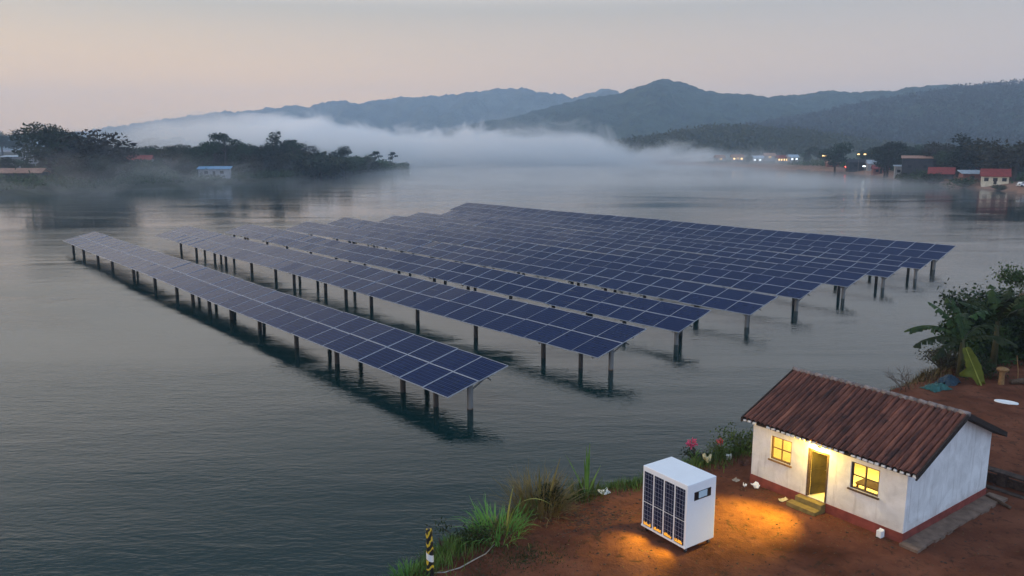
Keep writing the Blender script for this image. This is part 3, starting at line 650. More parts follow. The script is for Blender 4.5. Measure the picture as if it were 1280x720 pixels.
# door lamp and room lamp
def lamp_light(name, parent, loc, energy, col, rad=0.05, typ='POINT', rot=None, spot=None, blend=0.6):
    l = bpy.data.lights.new(name, typ); l.energy = energy; l.color = col
    if typ != 'AREA': l.shadow_soft_size = rad
    if spot: l.spot_size = spot; l.spot_blend = blend
    o = bpy.data.objects.new(name, l); COL.objects.link(o); o.parent = parent; o.location = loc
    if rot: o.rotation_euler = rot
    return o
LX = 2.97
lp = MB(); lp.box((LX, -0.02, 2.50), (0.14, 0.04, 0.14)); lp.tube([(LX, -.03, 2.52), (LX, -.10, 2.53), (LX, -.16, 2.49)], 0.015, 6)
lampo = lp.build('lamp', M['black'], hroot)
MB().ball((LX, -0.17, 2.44), (0.045, 0.045, 0.06), 12, 8).build('bulb', M['bulb'], lampo, smooth=True)
lamp_light('door_lamp_light', lampo, (LX, -0.26, 2.36), 90, (1.0, 0.66, 0.10), 0.06)
aim = Vector((8.3, 26.9, 1.4)); LW = Matrix.Translation((9.860, 30.468, 1.35)) @ Matrix.Rotation(HY, 4, 'Z')
tl = LW.inverted() @ aim; dv = (tl - Vector((LX, -0.26, 2.36)))
lamp_light('door_spot_light', lampo, (LX, -0.27, 2.36), 2100, (1.0, 0.72, 0.03), 0.10, 'SPOT', dv.to_track_quat('-Z', 'Y').to_euler(), R(78), 1.0)
rl = MB().ball((3.2, 3.2, 2.55), 0.07, 10, 6).build('room_lamp', M['bulb'], hroot, smooth=True)
lamp_light('room_lamp_light', rl, (3.2, 2.6, 2.35), 260, (1.0, 0.68, 0.16), 0.15)
tbl = thing('table', 'plain wooden table inside the lit room behind the right window', 'table', LW @ Vector((4.8, 0.95, 0.36)), HY)
MB().box((0, 0, 0.93), (1.3, 0.7, 0.05)).build('tabletop', M['wood'], tbl)
for sx in (-1, 1):
    for sy in (-1, 1): MB().box((sx * .58, sy * .29, 0.45), (0.06, 0.06, 0.905)).build('leg', M['wood'], tbl)

# ------------------------------------------------------------------ battery cabinet
CW, CD, CHt = 2.10, 1.41, 2.335
cz = gz(5.7, 25.7); cz = 1.55
cab = thing('battery_cabinet', 'white wheeled battery cabinet with dark solar panels on its front', 'cabinet', (4.651, 26.183, cz), -0.96451)
MB().box((CW / 2, CD / 2, 0.03 + CHt / 2), (CW, CD, CHt - 0.06)).build('body', M['white'], cab, bevel=0.02)
fr = MB(); fr.box((CW / 2, -0.012, 0.09), (CW, 0.024, 0.06)); fr.build('front_sill', M['white'], cab)
x0 = 0.10; cw = 0.405; gap = 0.092
for k in range(4):
    xa = x0 + k * (cw + gap)
    for za, zb in ((0.15, 1.00), (1.04, 2.15)):
        MB().box((0, 0, 0), (cw, 0.03, zb - za)).build('solar_panel', M['cabpanel'], cab, loc=(xa + cw / 2, -0.012, (za + zb) / 2)).rotation_euler = (0, 0, 0)
    a = MB(); zz = 0.26; n = 9  # glowing amber strips imitate the ground's reflection, no real lamps
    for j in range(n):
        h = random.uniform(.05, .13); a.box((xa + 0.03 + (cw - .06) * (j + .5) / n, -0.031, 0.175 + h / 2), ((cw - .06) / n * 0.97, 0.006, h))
    a.build('lamp', M['amber_reflection'], cab)
rcs = MB().box((CW + 0.004, 0.74, 1.86), (0.012, 0.82, 0.30)).build('display_recess', M['black'], cab, bevel=0.0)
MB().box((CW + 0.014, 0.745, 1.875), (0.012, 0.41, 0.235)).build('screen', M['screen'], rcs)
for x, y in ((0.14, 0.14), (CW - 0.12, 0.14), (CW - 0.12, CD - 0.14), (0.14, CD - 0.14)):
    c = MB(); c.tube([(x, y, 0.055), (x, y, 0.0)], 0.035, 8); c.box((x - .035, y, -0.03), (0.012, 0.06, 0.10)); c.box((x + .035, y, -0.03), (0.012, 0.06, 0.10))
    co = c.build('caster', M['steel'], cab)
    MB().tube([(x - .025, y, -0.065), (x + .025, y, -0.065)], 0.075, 14).build('wheel', M['tyre'], co)
for gx in (0.45, 1.65):  # spotlights added to throw the warm ground pools, no fixture behind them
    lamp_light('added_pool_spot', cab, (gx, -0.09, 0.55), 120, (1.0, 0.70, 0.03), 0.05, 'SPOT', (Vector((gx - .1, -1.15, -0.02)) - Vector((gx, -0.09, 0.55))).to_track_quat('-Z', 'Y').to_euler(), R(112), 0.95)

# ------------------------------------------------------------------ bank furniture and litter
def m_bollard():
    m, nt, b = mat('striped_pole_paint'); g = G(nt); p = g.obj(); x, y, z = g.xyz(p)
    n = g.noise(p, 4.5, 3, 0.5, 0.3)
    ang = g.m('ARCTAN2', y, x)
    v = g.m('FRACT', g.m('ADD', g.m('MULTIPLY', z, 3.3), g.m('ADD', g.m('MULTIPLY', g.m('SINE', g.m('MULTIPLY', ang, 2.0)), 0.30), g.m('MULTIPLY', n, 1.3))))
    c = g.mix(g.m('GREATER_THAN', v, 0.66), (0.010, 0.010, 0.010), (0.62, 0.42, 0.03))
    wb = g.m('MULTIPLY', g.m('GREATER_THAN', g.m('ADD', z, g.m('MULTIPLY', x, 0.5)), 0.62), g.m('LESS_THAN', g.m('ADD', z, g.m('MULTIPLY', x, 0.5)), 0.85))
    c = g.mix(wb, c, (0.72, 0.72, 0.70)); c = g.mix(g.m('LESS_THAN', z, 0.30), c, (0.010, 0.010, 0.010))
    nt.links.new(c, b.inputs['Base Color']); b.inputs['Roughness'].default_value = 0.5; return m
pp = at(538, 722, 1.2); pb = MB().tube([(0, 0, -0.5), (0, 0, 1.0), (-0.02, 0, 1.62), (-0.02, 0, 1.72)], [0.135, 0.115, 0.105, 0.095], 16)
tag(pb.build('marker_post', m_bollard(), loc=(pp.x, pp.y, gz(pp.x, pp.y)), smooth=False), 'black post painted with yellow stripes and one white band on bank', 'post')
hp = [at(x, y, 1.3) for x, y in ((541, 713), (556, 714), (575, 709), (592, 701), (607, 692), (618, 680))]
tag(MB().tube([(p.x, p.y, gz(p.x, p.y) + 0.02) for p in hp], 0.022, 6).build('hose', M['hose'], smooth=True), 'thin pale hose lying along the bank edge by the striped post', 'hose')
def sheet(name, lab, px, py, w, d, h, m, rz=0, cat='litter', crumple=0.3, z=1.35, grp=None):
    p = at(px, py, z); n = 5; mb = MB(); vs = []
    for j in range(n):
        for i in range(n):
            vs.append(((i / 4 - .5) * w, (j / 4 - .5) * d, h * (0.15 + random.random() * crumple + 0.6 * ((i in (0, 4)) * 0.5 + (j == 4) * 0.7))))
    fs = [(j * n + i, j * n + i + 1, (j + 1) * n + i + 1, (j + 1) * n + i) for j in range(4) for i in range(4)]
    mb.add(vs, fs); o = mb.build(name, m, loc=(p.x, p.y, gz(p.x, p.y) + 0.015)); o.rotation_euler.z = rz
    s = o.modifiers.new('thick', 'SOLIDIFY'); s.thickness = 0.008
    return tag(o, lab, cat, grp)
def carton(lab, px, py, s, rz):
    p = at(px, py, 1.35); mb = MB(); mb.box((0, 0, s[2] / 2), s); mb.box((s[0] * .3, 0, s[2] + .02), (s[0] * .35, s[1] * .96, 0.01), Euler((0, R(-35), 0)).to_matrix())
    o = mb.build('paper_carton', M['paper'], loc=(p.x, p.y, gz(p.x, p.y))); o.rotation_euler.z = rz; return tag(o, lab, 'box')
carton('small white carton on the soil before the house front corner', 1100, 671, (0.20, 0.18, 0.24), 0.5)
carton('white carton among the green plants left of the house', 910, 569, (0.30, 0.2, 0.20), -0.4)
sheet('paper_scrap', 'white paper scrap at the foot of the tall reeds', 755, 614, 0.45, 0.3, 0.2, M['paper'], 0.4)
sheet('plastic_bag', 'crumpled cream plastic bag under the pink flower plant', 883, 577, 0.35, 0.3, 0.45, M['cream'], 0.9, 'bag', 0.6)
sheet('paper_scrap', 'crumpled white scrap nearest the left house corner', 944, 610, 0.28, 0.26, 0.2, M['paper'], 0.2, crumple=.7)
sheet('paper_scrap', 'small pale scrap lying left of the crumpled one at the house corner', 931, 609, 0.18, 0.14, 0.12, M['paper'], 1.2, crumple=.7)
sheet('paper_scrap', 'grey-white scrap farthest left in the litter by the house', 920, 601, 0.3, 0.2, 0.1, M['hose'], 0.7)
sheet('paper_scrap', 'pale torn scrap on the lit soil left of the doorstep', 979, 626, 0.4, 0.14, 0.12, M['cream'], 0.5)
sheet('plastic_scrap', 'brown crumpled scrap on the bank grass near the striped post', 556, 687, 0.35, 0.3, 0.4, M['brownjunk'], 0.5, 'litter', 0.7, 1.0)
sheet('metal_scrap', 'dark brown scrap on bare soil just left of the house wall', 929, 582, 0.4, 0.25, 0.3, M['brownjunk'], 0.2, 'litter', 0.8)
# white ring-shaped basin lid on the yard
p = at(1258, 501.5, 1.38); mb = MB(); vs = []; fs = []; n = 28
for k in range(n):
    a = 2 * PI * k / n
    for r_, z in ((0.50, 0.02), (0.49, 0.075), (0.42, 0.085), (0.34, 0.05), (0.0, 0.045)): vs.append((r_ * math.cos(a) * 1.15, r_ * math.sin(a) * 0.62, z))
for k in range(n):
    k2 = (k + 1) % n
    for j in range(4): fs.append((k * 5 + j, k2 * 5 + j, k2 * 5 + j + 1, k * 5 + j + 1))
mb.add(vs, fs); o = mb.build('basin', M['paper'], loc=(p.x, p.y, gz(p.x, p.y)), smooth=True); o.rotation_euler.z = -0.6
tag(o, 'white oval basin lid lying on the brown yard behind the house', 'basin')
# low wall behind the house and log
wd = Vector((0.5905, -0.807, 0)); w0 = at(1228, 598, 1.35) - wd * 0.6
lw = thing('low_wall', 'low dark stone wall with open niches right of the house', 'wall', (w0.x, w0.y, 1.3), HY)
mb = MB()
for k in range(6): mb.box((0.2 + k * 1.15, 0, 0.22), (0.34, 0.34, 0.60))
mb.build('pier', M['stone'], lw, bevel=0.03)
mb = MB()
for k in range(5): mb.box((0.775 + k * 1.15, 0.08, 0.14), (0.806, 0.16, 0.40))
mb.build('infill', M['stone'], lw)
MB().box((3.1, 0, 0.565), (6.3, 0.44, 0.09)).build('coping', M['stone'], lw, bevel=0.02)
mb = MB(); mb.box((3.1, -0.62, -0.02), (6.3, 0.30, 0.16)); mb.build('footing', M['stone'], lw)
q0 = at(1236, 622, 1.4); q1 = at(1263, 635, 1.4); d = (q1 - q0); q0 = q0 - d * 0.1
tag(MB().tube([(q0.x, q0.y, gz(q0.x, q0.y) + .08), tuple(((q0 + q1) / 2) [:2]) + (gz(q0.x, q0.y) + .10,), (q1.x, q1.y, gz(q1.x, q1.y) + .07)], [0.075, 0.07, 0.055], 8).build('log', M['wood'], smooth=True), 'short pale log lying beside the low wall right of the house', 'log')

# ------------------------------------------------------------------ near plants
def rv(s=1.0): return Vector((random.gauss(0, s), random.gauss(0, s), random.gauss(0, s)))
def blade(mb, base, az, L, wd, lean, droop, n=7):
    p = Vector(base); th = lean; hd = Vector((math.cos(az), math.sin(az), 0)); sd = Vector((-hd.y, hd.x, 0)); vs = []; st = L / n
    for i in range(n + 1):
        t = i / n; w_ = wd * (0.55 + 0.9 * t * (1 - t) * 2) * (1 - t ** 3) + 0.001
        vs += [p + sd * w_ / 2, p - sd * w_ / 2]
        p = p + (hd * math.sin(th) + Vector((0, 0, 1)) * math.cos(th)) * st; th += droop / n * (0.4 + 1.2 * t)
    mb.add(vs, [(2 * i, 2 * i + 1, 2 * i + 3, 2 * i + 2) for i in range(n)])
def reed_clump(lab, px, py, n, L, wd, m, spread=0.35, z=1.2, name='reed_clump', lean=(0.05, 0.6), droop=(0.3, 1.6), extra=None):
    p = at(px, py, z); z = gz(p.x, p.y); mb = MB()
    for _ in range(n):
        a = random.uniform(0, 2 * PI); r_ = spread * math.sqrt(random.random()); 
        blade(mb, (r_ * math.cos(a), r_ * math.sin(a), -0.1), a + random.gauss(0, .5), L * random.uniform(.5, 1.1), wd * random.uniform(.6, 1.2), random.uniform(*lean), random.uniform(*droop))
    o = mb.build(name, m, loc=(p.x, p.y, z)); tag(o, lab, 'plant')
    if extra: extra(o, p, z)
    return o
def ex1(o, p, z):
    mb = MB()
    for _ in range(70): blade(mb, (random.gauss(0, .4), random.gauss(0, .4), -.1), random.uniform(0, 6.28), random.uniform(.5, 1.4), .035, random.uniform(.2, 1.1), random.uniform(.3, 2), 6)
    mb.build('dead_leaf', M['drygrass'], o)
    mb = MB(); blade(mb, (0.35, -.1, 0), R(-28), 3.0, 0.11, 0.05, 2.5, 12); blade(mb, (0.3, 0, 0), R(40), 1.9, 0.10, 0.10, 0.3, 9); mb.build('drooping_leaf', M['reedy'], o)
reed_clump('tall bright green grass clump with one long drooping yellow leaf', 622, 672, 190, 1.4, 0.042, M['reed'], 0.8, extra=ex1, lean=(0.02, .85), droop=(.2, 2.2))
def ex2(o, p, z):
    mb = MB(); blade(mb, (0.3, 0, 0), R(30), 2.2, 0.15, 0.28, 0.1, 9); blade(mb, (0.1, .1, 0), R(100), 1.8, 0.10, 0.1, .2, 9); blade(mb, (0.6, -.2, 0), R(-20), 1.6, 0.08, 0.3, 1.8, 9); mb.build('broad_leaf', M['reedy'], o)
reed_clump('brownish dry grass clump with two stiff yellow leaves', 672, 640, 520, 1.75, 0.032, M['drygrass'], 0.9, extra=ex2, lean=(0.05, .9))
def ex3(o, p, z):
    mb = MB()
    for az, L, le in ((95, 2.1, .05), (70, 2.2, .12), (160, 1.9, .45), (20, 1.4, .4), (120, 1.6, .1)): blade(mb, (0.05, .05, 0), R(az), L, 0.13, le, 0.15, 9)
    mb.build('broad_leaf', M['reed'], o)
reed_clump('green plant with stiff upright sword leaves right of the dry grass', 732, 622, 200, 0.95, 0.04, M['grass'], 0.7, extra=ex3)
reed_clump('low green tuft growing at the water left of the striped post', 512, 724, 160, 0.7, 0.035, M['grass'], 0.6, lean=(0.05, .9))
def leafy(lab, px, py, r, h, n, ls, m, z=1.2, name='bush', cat='bush', zoff=0):
    p = at(px, py, z); z = gz(p.x, p.y); root = thing(name, lab, cat, (p.x, p.y, z + zoff))
    mb = MB(); tw = MB()
    lob = [Vector((random.gauss(0, r * .45), random.gauss(0, r * .45), h * random.uniform(.3, .85))) for _ in range(9)]
    for l in lob: tw.tube([(l.x * .1, l.y * .1, -.1), l * 0.55, l], [0.03, 0.02, 0.008], 5)
    for _ in range(n):
        c = random.choice(lob) + Vector((random.gauss(0, r * .28), random.gauss(0, r * .28), random.gauss(0, h * .16)))
        if c.z < 0.02: c.z = abs(c.z) + 0.02
        mb.leaf(c, rv() + Vector((0, 0, .4)), rv(), ls * random.uniform(.6, 1.3), ls * .55)
    tw.build('stem', M['bark'], root); mb.build('foliage', m, root); return root
leafy('low dark green bush between the two sword-leaved plants on bank', 692, 634, 0.7, 0.75, 700, 0.13, M['bush'])
leafy('small bush at the foot of the bright green grass clump', 583, 690, 0.75, 0.8, 700, 0.12, M['bush'], 0.9)
leafy('leafy green bush against the left house wall', 925, 563, 0.9, 1.0, 1100, 0.14, M['grass'])
leafy('low green bush carrying the cream plastic bag', 873, 575, 0.6, 0.5, 500, 0.12, M['bush'])
leafy('round green bush beside the white carton', 898, 570, 0.6, 0.65, 500, 0.12, M['grass'])
def flower(lab, px, py, h, r):
    p = at(px, py, 1.2); root = thing('flowering_plant', lab, 'flower', (p.x, p.y, gz(p.x, p.y)))
    s = MB(); pe = MB(); lf = MB(); tip = Vector((-0.15, 0, h)); s.tube([(0, 0, -.1), (0.02, 0, h * .5), tip], [0.025, 0.02, 0.012], 6)
    for _ in range(8): blade(lf, (0, 0, h * random.uniform(0, .5)), random.uniform(0, 6.28), 0.45, 0.07, 0.6, 1.0, 4)
    for _ in range(70):
        v = rv().normalized(); pe.leaf(tip + v * r * random.uniform(0, .8), v, rv(), r * .55, r * .4)
    s.build('stem', M['bark'], root); lf.build('leaf', M['grass'], root); pe.build('blossom', M['petal'], root)
flower('pink blossom on a thin stem at the bank edge behind the cabinet', 868, 577, 0.95, 0.24)
flower('small red blossom on the bank close to the house', 903, 566, 0.75, 0.15)
# fringe of grass along the crest, plus low weeds and pebbles (nobody could count them)
def along(s0, s1, n, spread):
    seg = np.hypot(*np.diff(CR, axis=0).T); s = np.r_[0, np.cumsum(seg)]
    q = RNG.uniform(s0, s1, n); x = np.interp(q, s, CR[:, 0]); y = np.interp(q, s, CR[:, 1]); i = np.clip(np.searchsorted(s, q) - 1, 0, len(seg) - 1)
    d = np.diff(CR, axis=0)[i] / seg[i][:, None]; o = RNG.normal(-0.15, spread, n)
    return x + d[:, 1] * o, y - d[:, 0] * o, q
sC = np.r_[0, np.cumsum(np.hypot(*np.diff(CR, axis=0).T))]
def grass_strip(name, lab, s0, s1, n, spread, hgt, m):
    x, y, q = along(s0, s1, n, spread); z = ground_h(x, y); mb = MB(); dn = fbm(q * 0.9, q * 0 + 2, 3)
    for a, b, c, e in zip(x, y, z, dn):
        if c < 0.05 or e < random.uniform(-.3, .0): continue
        blade(mb, (a, b, c - .03), random.uniform(0, 6.28), hgt * random.uniform(.4, 1.3) * (0.9 + e * 1.5), 0.025, random.uniform(.05, .7), random.uniform(.2, 1.2), 3)
    kind(mb.build(name, m), 'stuff', lab, 'grass')
grass_strip('grass', 'green grass fringe along the top of the near bank', sC[3] - 2, sC[12], 20000, 0.55, 0.46, M['grass'])
grass_strip('grass', 'dry brownish grass mixed into the near bank fringe', sC[3] - 2, sC[11], 5000, 0.5, 0.30, M['drygrass'])
grass_strip('grass', 'brown weeds on the bank beyond the house', sC[12], sC[17], 9000, 0.8, 0.55, M['drygrass'])
grass_strip('grass', 'green weeds on the bank beyond the house', sC[12], sC[17], 5000, 0.8, 0.5, M['bush'])
mb = MB()
for _ in range(1500):
    c = at(random.gauss(660, 26), random.gauss(693, 9), 1.35) if random.random() < .75 else at(random.gauss(620, 40), random.gauss(708, 8), 1.35)
    blade(mb, (c.x, c.y, gz(c.x, c.y) - .02), random.uniform(0, 6.28), random.uniform(.04, .14), 0.03, random.uniform(.3, 1.2), .5, 2)
kind(mb.build('weeds', M['bush']), 'stuff', 'dark low weeds creeping over the bare soil', 'weeds')
mb = MB()
xs = RNG.uniform(-2, 26, 1500); ys = RNG.uniform(22.5, 36, 1500); zs = ground_h(xs, ys)
for a, b, c in zip(xs, ys, zs):
    if c < 1.1: continue
    s = abs(random.gauss(0, .022)) + .010; mb.ball((a, b, c), (s, s * random.uniform(.6, 1), s * .6), 5, 3, .2)
for _ in range(420):
    c = at(random.gauss(735, 30), 0 + random.gauss(645, 11), 1.4); s = random.uniform(.012, .045); mb.ball((c.x, c.y, gz(c.x, c.y)), (s * 1.6, s, s * .5), 5, 3, .3)
kind(mb.build('pebbles', M['stone']), 'stuff', 'small dark stones and crumbs scattered over the soil', 'pebbles')

mb = MB()
for _ in range(900):
    k = random.random()
    if k < .4: c = at(random.gauss(735, 45), random.gauss(648, 14), 1.4)
    elif k < .7: t_ = random.random(); c = LW @ Vector((t_ * 6.4, -abs(random.gauss(0, .5)) - .12, 0))
    else: c = at(random.uniform(620, 1270), random.uniform(640, 720), 1.4)
    z_ = gz(c.x, c.y)
    mb.leaf((c.x, c.y, z_ + .012), (random.gauss(0, 1), random.gauss(0, 1), random.uniform(-.1, .35)), (random.gauss(0, 1), random.gauss(0, 1), .2), random.uniform(.05, .13), random.uniform(.03, .06))
kind(mb.build('leaf_litter', M['drygrass']), 'stuff', 'small dry leaves scattered over the bare soil', 'leaf litter')

# bare twigs beside the roof
p = at(1130, 489, 1.2); root = thing('bare_shrub', 'thin bare twiggy shrub at the waterline behind the roof', 'shrub', (p.x, p.y, gz(p.x, p.y)))
mb = MB()
def twig(a, d, L, r_, k):
    a = Vector(a); b = a + d.normalized() * L; mb.tube([a, (a + b) / 2 + rv(.04), b], [r_, r_ * .8, r_ * .55], 5)
    if k:
        for _ in range(3): twig(a + (b - a) * random.uniform(.4, 1), d.normalized() + rv(.45) , L * .62, r_ * .6, k - 1)
for _ in range(6): twig((random.gauss(0, .3), random.gauss(0, .3), -.1), Vector((random.gauss(-.1, .45), random.gauss(0, .4), 1)), 0.95, 0.022, 2)
mb.build('branches', M['wood'], root)

# banana plants and the dark thicket at right
def banana_leaf(mb, base, az, L, wd, lean, droop, tear=0.5, n=18):
    p = Vector(base); th = lean; hd = Vector((math.cos(az), math.sin(az), 0)); sd = Vector((-hd.y, hd.x, 0)); st = L / n; pts = []
    for i in range(n + 1):
        pts.append((p.copy(), th)); p = p + (hd * math.sin(th) + Vector((0, 0, 1)) * math.cos(th)) * st; th += droop / n
    def wid(t): return wd * max(0.02, math.sin(PI * min(1, (t - 0.14) / 0.86 * 0.93 + 0.05)) ** 0.6) if t > 0.14 else 0.03
    for sgn in (-1, 1):
        off = 0
        for i in range(n):
            (a, ta), (b, tb) = pts[i], pts[i + 1]; t0, t1 = i / n, (i + 1) / n
            dr = random.uniform(.15, .55) if random.random() < tear else 0.18
            sw = random.uniform(.75, 1.05); fw_ = hd * math.sin(ta) + Vector((0, 0, 1)) * math.cos(ta)
            g_ = 0.86 if random.random() < tear else 1.0
            for (c, t, s_) in ((None, 0, 0),): pass
            oa = a + sd * sgn * wid(t0) * .5 * sw - Vector((0, 0, 1)) * wid(t0) * dr + fw_ * 0.22 * wid(t0)
            ob = a + (b - a) * g_ + sd * sgn * wid(t1) * .5 * sw - Vector((0, 0, 1)) * wid(t1) * dr + fw_ * 0.22 * wid(t1)
            ma = (a + oa) / 2 + Vector((0, 0, wid(t0) * .06)); mb2 = (b + ob) / 2 + Vector((0, 0, wid(t1) * .06))
            mb.add([a, b, mb2, ma, ob, oa], [(0, 1, 2, 3), (3, 2, 4, 5)] if sgn > 0 else [(3, 2, 1, 0), (5, 4, 2, 3)])
    mb.tube([q for q, _ in pts], [0.045 * (1 - i / n) + .008 for i in range(n + 1)], 5)
def banana(lab, x, y, h, leaves, m, z=None):
    z = gz(x, y) if z is None else z; root = thing('banana_plant', lab, 'plant', (x, y, z))
    MB().tube([(0, 0, -.2), (0.03, 0, h * .5), (0, 0, h)], [0.22, 0.17, 0.11], 10).build('pseudostem', M['leafB'], root, smooth=True)
    for az, L, wd, le, dr in leaves:
        mb = MB(); banana_leaf(mb, (0, 0, h - .15), R(az), L, wd, R(le), R(dr), 0.65); mb.build('leaf', m, root)
    return root
b1 = at(1212, 482, 1.3)
banana('dark banana plant with torn leaves reaching left over the water', b1.x + .4, b1.y + 1.8, 2.3,
       [(165, 3.6, .9, 42, 85), (185, 3.3, .8, 62, 68), (140, 3.1, 1.0, 20, 50), (100, 3.0, .9, 12, 50), (60, 3.1, .9, 30, 70), (20, 3.0, .9, 40, 70), (-30, 3.0, .9, 50, 80), (120, 2.6, .9, 5, 30), (205, 2.8, .8, 75, 70)], M['banana'])
b2 = at(1262, 470, 1.3)
banana('tall banana plant deep in the thicket, upright leaves', b2.x + .3, b2.y + 2.2, 3.0, [(a, 2.6 + random.random(), .85, random.uniform(8, 50), random.uniform(30, 80)) for a in range(0, 360, 42)], M['banana'])
root = thing('broken_banana_leaf', 'large pale green broken banana leaf leaning over the tarpaulins', 'leaf', (b1.x - .1, b1.y - .35, gz(b1.x, b1.y)))
mb = MB(); n = 12; vs = []
for i in range(n + 1):
    t = i / n; c = Vector((0.55 - 1.0 * t, 0.0 + .2 * t, 0.05 + 2.15 * t)); w_ = (0.24 + .20 * math.sin(PI * t) if t < .97 else .2) * random.uniform(.86, 1.08)
    wl = w_ * random.uniform(.85, 1.08) + (0.55 if 0.30 < t < 0.48 else 0); vs += [c + Vector((-wl, -.08, -.22 * wl)), c + Vector((-wl * .5, .03, 0)), c, c + Vector((w_ * .5, .03, 0.05)), c + Vector((w_ * .95, -.06, .04))]
mb.add(vs, [(5 * i + j, 5 * i + j + 1, 5 * i + j + 6, 5 * i + j + 5) for i in range(n) for j in range(4)])
o = mb.build('leaf_blade', M['bananapale'], root, smooth=True); s = o.modifiers.new('thick', 'SOLIDIFY'); s.thickness = 0.012
mb = MB(); mb.tube([(0.58, 0, -.05), (0.05, .11, 1.1), (-.45, .2, 2.2)], [.05, .035, .02], 6); mb.build('midrib', M['reedy'], root)

def cluster_tree(mb, tw, base, tips, n_leaf, r, ls, r0=0.18):
    base = Vector(base)
    for t in tips:
        t = Vector(t); mid = base.lerp(t, .5) + Vector((random.gauss(0, .3), random.gauss(0, .3), .5))
        tw.tube([base, mid, t], [r0 * .55, r0 * .3, .03], 6)
        for _ in range(n_leaf):
            k = random.random(); c = (mid.lerp(t, k) if k > .1 else t) + rv(r * .5)
            mb.leaf(c, rv() + Vector((0, 0, -.15)), rv(), ls * random.uniform(.6, 1.3), ls * .6)
# thicket bushes
th1 = at(1250, 452, 1.3)
def big_bush(lab, x, y, r, h, n, ls, m):
    z = gz(x, y); root = thing('bush', lab, 'bush', (x, y, z)); mb = MB(); tw = MB()
    tips = [(random.gauss(0, r * .6), random.gauss(0, r * .6), h * random.uniform(.12, 1.0)) for _ in range(34)]
    cluster_tree(mb, tw, (0, 0, 0.1), tips, n // 34, r * .42, ls, .12)
    tw.build('stem', M['bark'], root); mb.build('foliage', m, root)
big_bush('dense dark bush in the middle of the thicket at right', th1.x + 1.2, th1.y + 2.4, 2.1, 3.7, 20000, 0.30, M['leafA'])
big_bush('rounded dark bush at the right end of the thicket', th1.x + 3.4, th1.y + .6, 2.0, 4.0, 20000, 0.30, M['bush'])
b3 = at(1180, 470, 1.2)
big_bush('wide low dark bush filling the thicket under the banana leaves', th1.x - .6, th1.y + 1.6, 1.8, 2.2, 14000, 0.28, M['bush'])
big_bush('brownish bush on the bank left of the banana plant', b3.x + .5, b3.y + 1.2, 0.9, 1.2, 1600, 0.15, M['leafB'])
b4 = at(1230, 474, 1.3)
big_bush('low mixed green bush right of the pale banana leaf', b4.x, b4.y + .4, 0.9, 1.0, 1800, 0.15, M['bush'])
# tree outside the frame whose branch reaches in at right
tx, ty = 34.2, 46.0; root = thing('tree', 'tree at right whose leafy branch hangs over the water', 'tree', (tx, ty, gz(tx, ty)))
tw = MB(); mb = MB(); tw.tube([(0, 0, -.3), (.1, 0, 2.5), (-.1, .1, 5.0), (0, 0, 7.5)], [.32, .26, .20, .10], 10)
tip = far(1256, 344, 44.5); tip = tip - Vector((tx, ty, gz(tx, ty)))
cluster_tree(mb, tw, (-.1, .1, 4.8), [(2.2, 1, 8.5), (1.0, -1.5, 9), (3, -.5, 7), (1, 2, 9.5), (2.5, 2.5, 7.5)], 420, 1.0, .2)
a0 = Vector((-.1, .1, 4.6)); tw.tube([a0, a0.lerp(tip, .5) + Vector((0, 0, .4)), tip], [.10, .06, .015], 6)
for _ in range(1050):
    k = random.random() ** .6; c = a0.lerp(tip, .62 + .38 * k) + Vector((0, 0, .3 * (1 - k))) + Vector((random.gauss(0, .32), random.gauss(0, .4), random.gauss(-.05, .27)))
    mb.leaf(c, rv() + Vector((0, 0, -.2)), rv(), .19 * random.uniform(.6, 1.3), .12)
tw.build('trunk', M['bark'], root, smooth=True); mb.build('crown', M['leafC'], root)
# tarpaulins, stump, stake
def tarp(lab, px, py, w, d, h, m, rz):
    p = at(px, py, 1.35); n = 9; vs = []
    for j in range(n):
        for i in range(n):
            u, v = i / 8 - .5, j / 8 - .5; vs.append((u * w + random.gauss(0, .03), v * d + random.gauss(0, .03), max(0.02, h * (1 - 3.2 * (u * u + v * v)) + random.gauss(0, .05))))
    mb = MB(); mb.add(vs, [(j * n + i, j * n + i + 1, (j + 1) * n + i + 1, (j + 1) * n + i) for j in range(8) for i in range(8)])
    o = mb.build('tarpaulin', m, loc=(p.x, p.y, gz(p.x, p.y))); o.rotation_euler.z = rz; s = o.modifiers.new('thick', 'SOLIDIFY'); s.thickness = 0.01; tag(o, lab, 'tarpaulin')
tarp('crumpled teal green tarpaulin lying at the yard edge', 1170, 486, 1.5, 1.0, 0.30, M['tarpa'], 0.4)
tarp('dark blue tarpaulin heaped behind the teal one', 1186, 478, 1.5, 1.1, 0.48, M['tarpb'], 0.7)
p = at(1251, 481, 1.35); mb = MB(); mb.tube([(0, 0, -.1), (0, 0, .5), (.02, 0, .78)], [.17, .14, .16], 12); 
r2 = thing('stump', 'tan wooden stump with a mushroom-like cap at the yard edge', 'stump', (p.x, p.y, gz(p.x, p.y))); mb.build('stem', M['tanwood'], r2, smooth=False)
MB().ball((.02, 0, .88), (.36, .30, .15), 14, 7, .05).build('cap', M['tanwood'], r2, smooth=True)
p = at(1271, 478, 1.35); tag(MB().tube([(0.05, 0, -.1), (0, 0, .7), (-.14, .05, 1.6)], [.035, .03, .02], 6).build('stake', M['tanwood'], loc=(p.x, p.y, gz(p.x, p.y))), 'thin leaning wooden stake right of the stump', 'stake')
p = at(1262, 482, 1.35); tag(MB().tube([(-.1, .1, .14), (.6, .15, .2), (1.6, .0, .16)], [.15, .17, .14], 10).build('log', M['wood'], loc=(p.x + .2, p.y, gz(p.x, p.y)), smooth=True), 'thick brown log lying behind the stump', 'log')
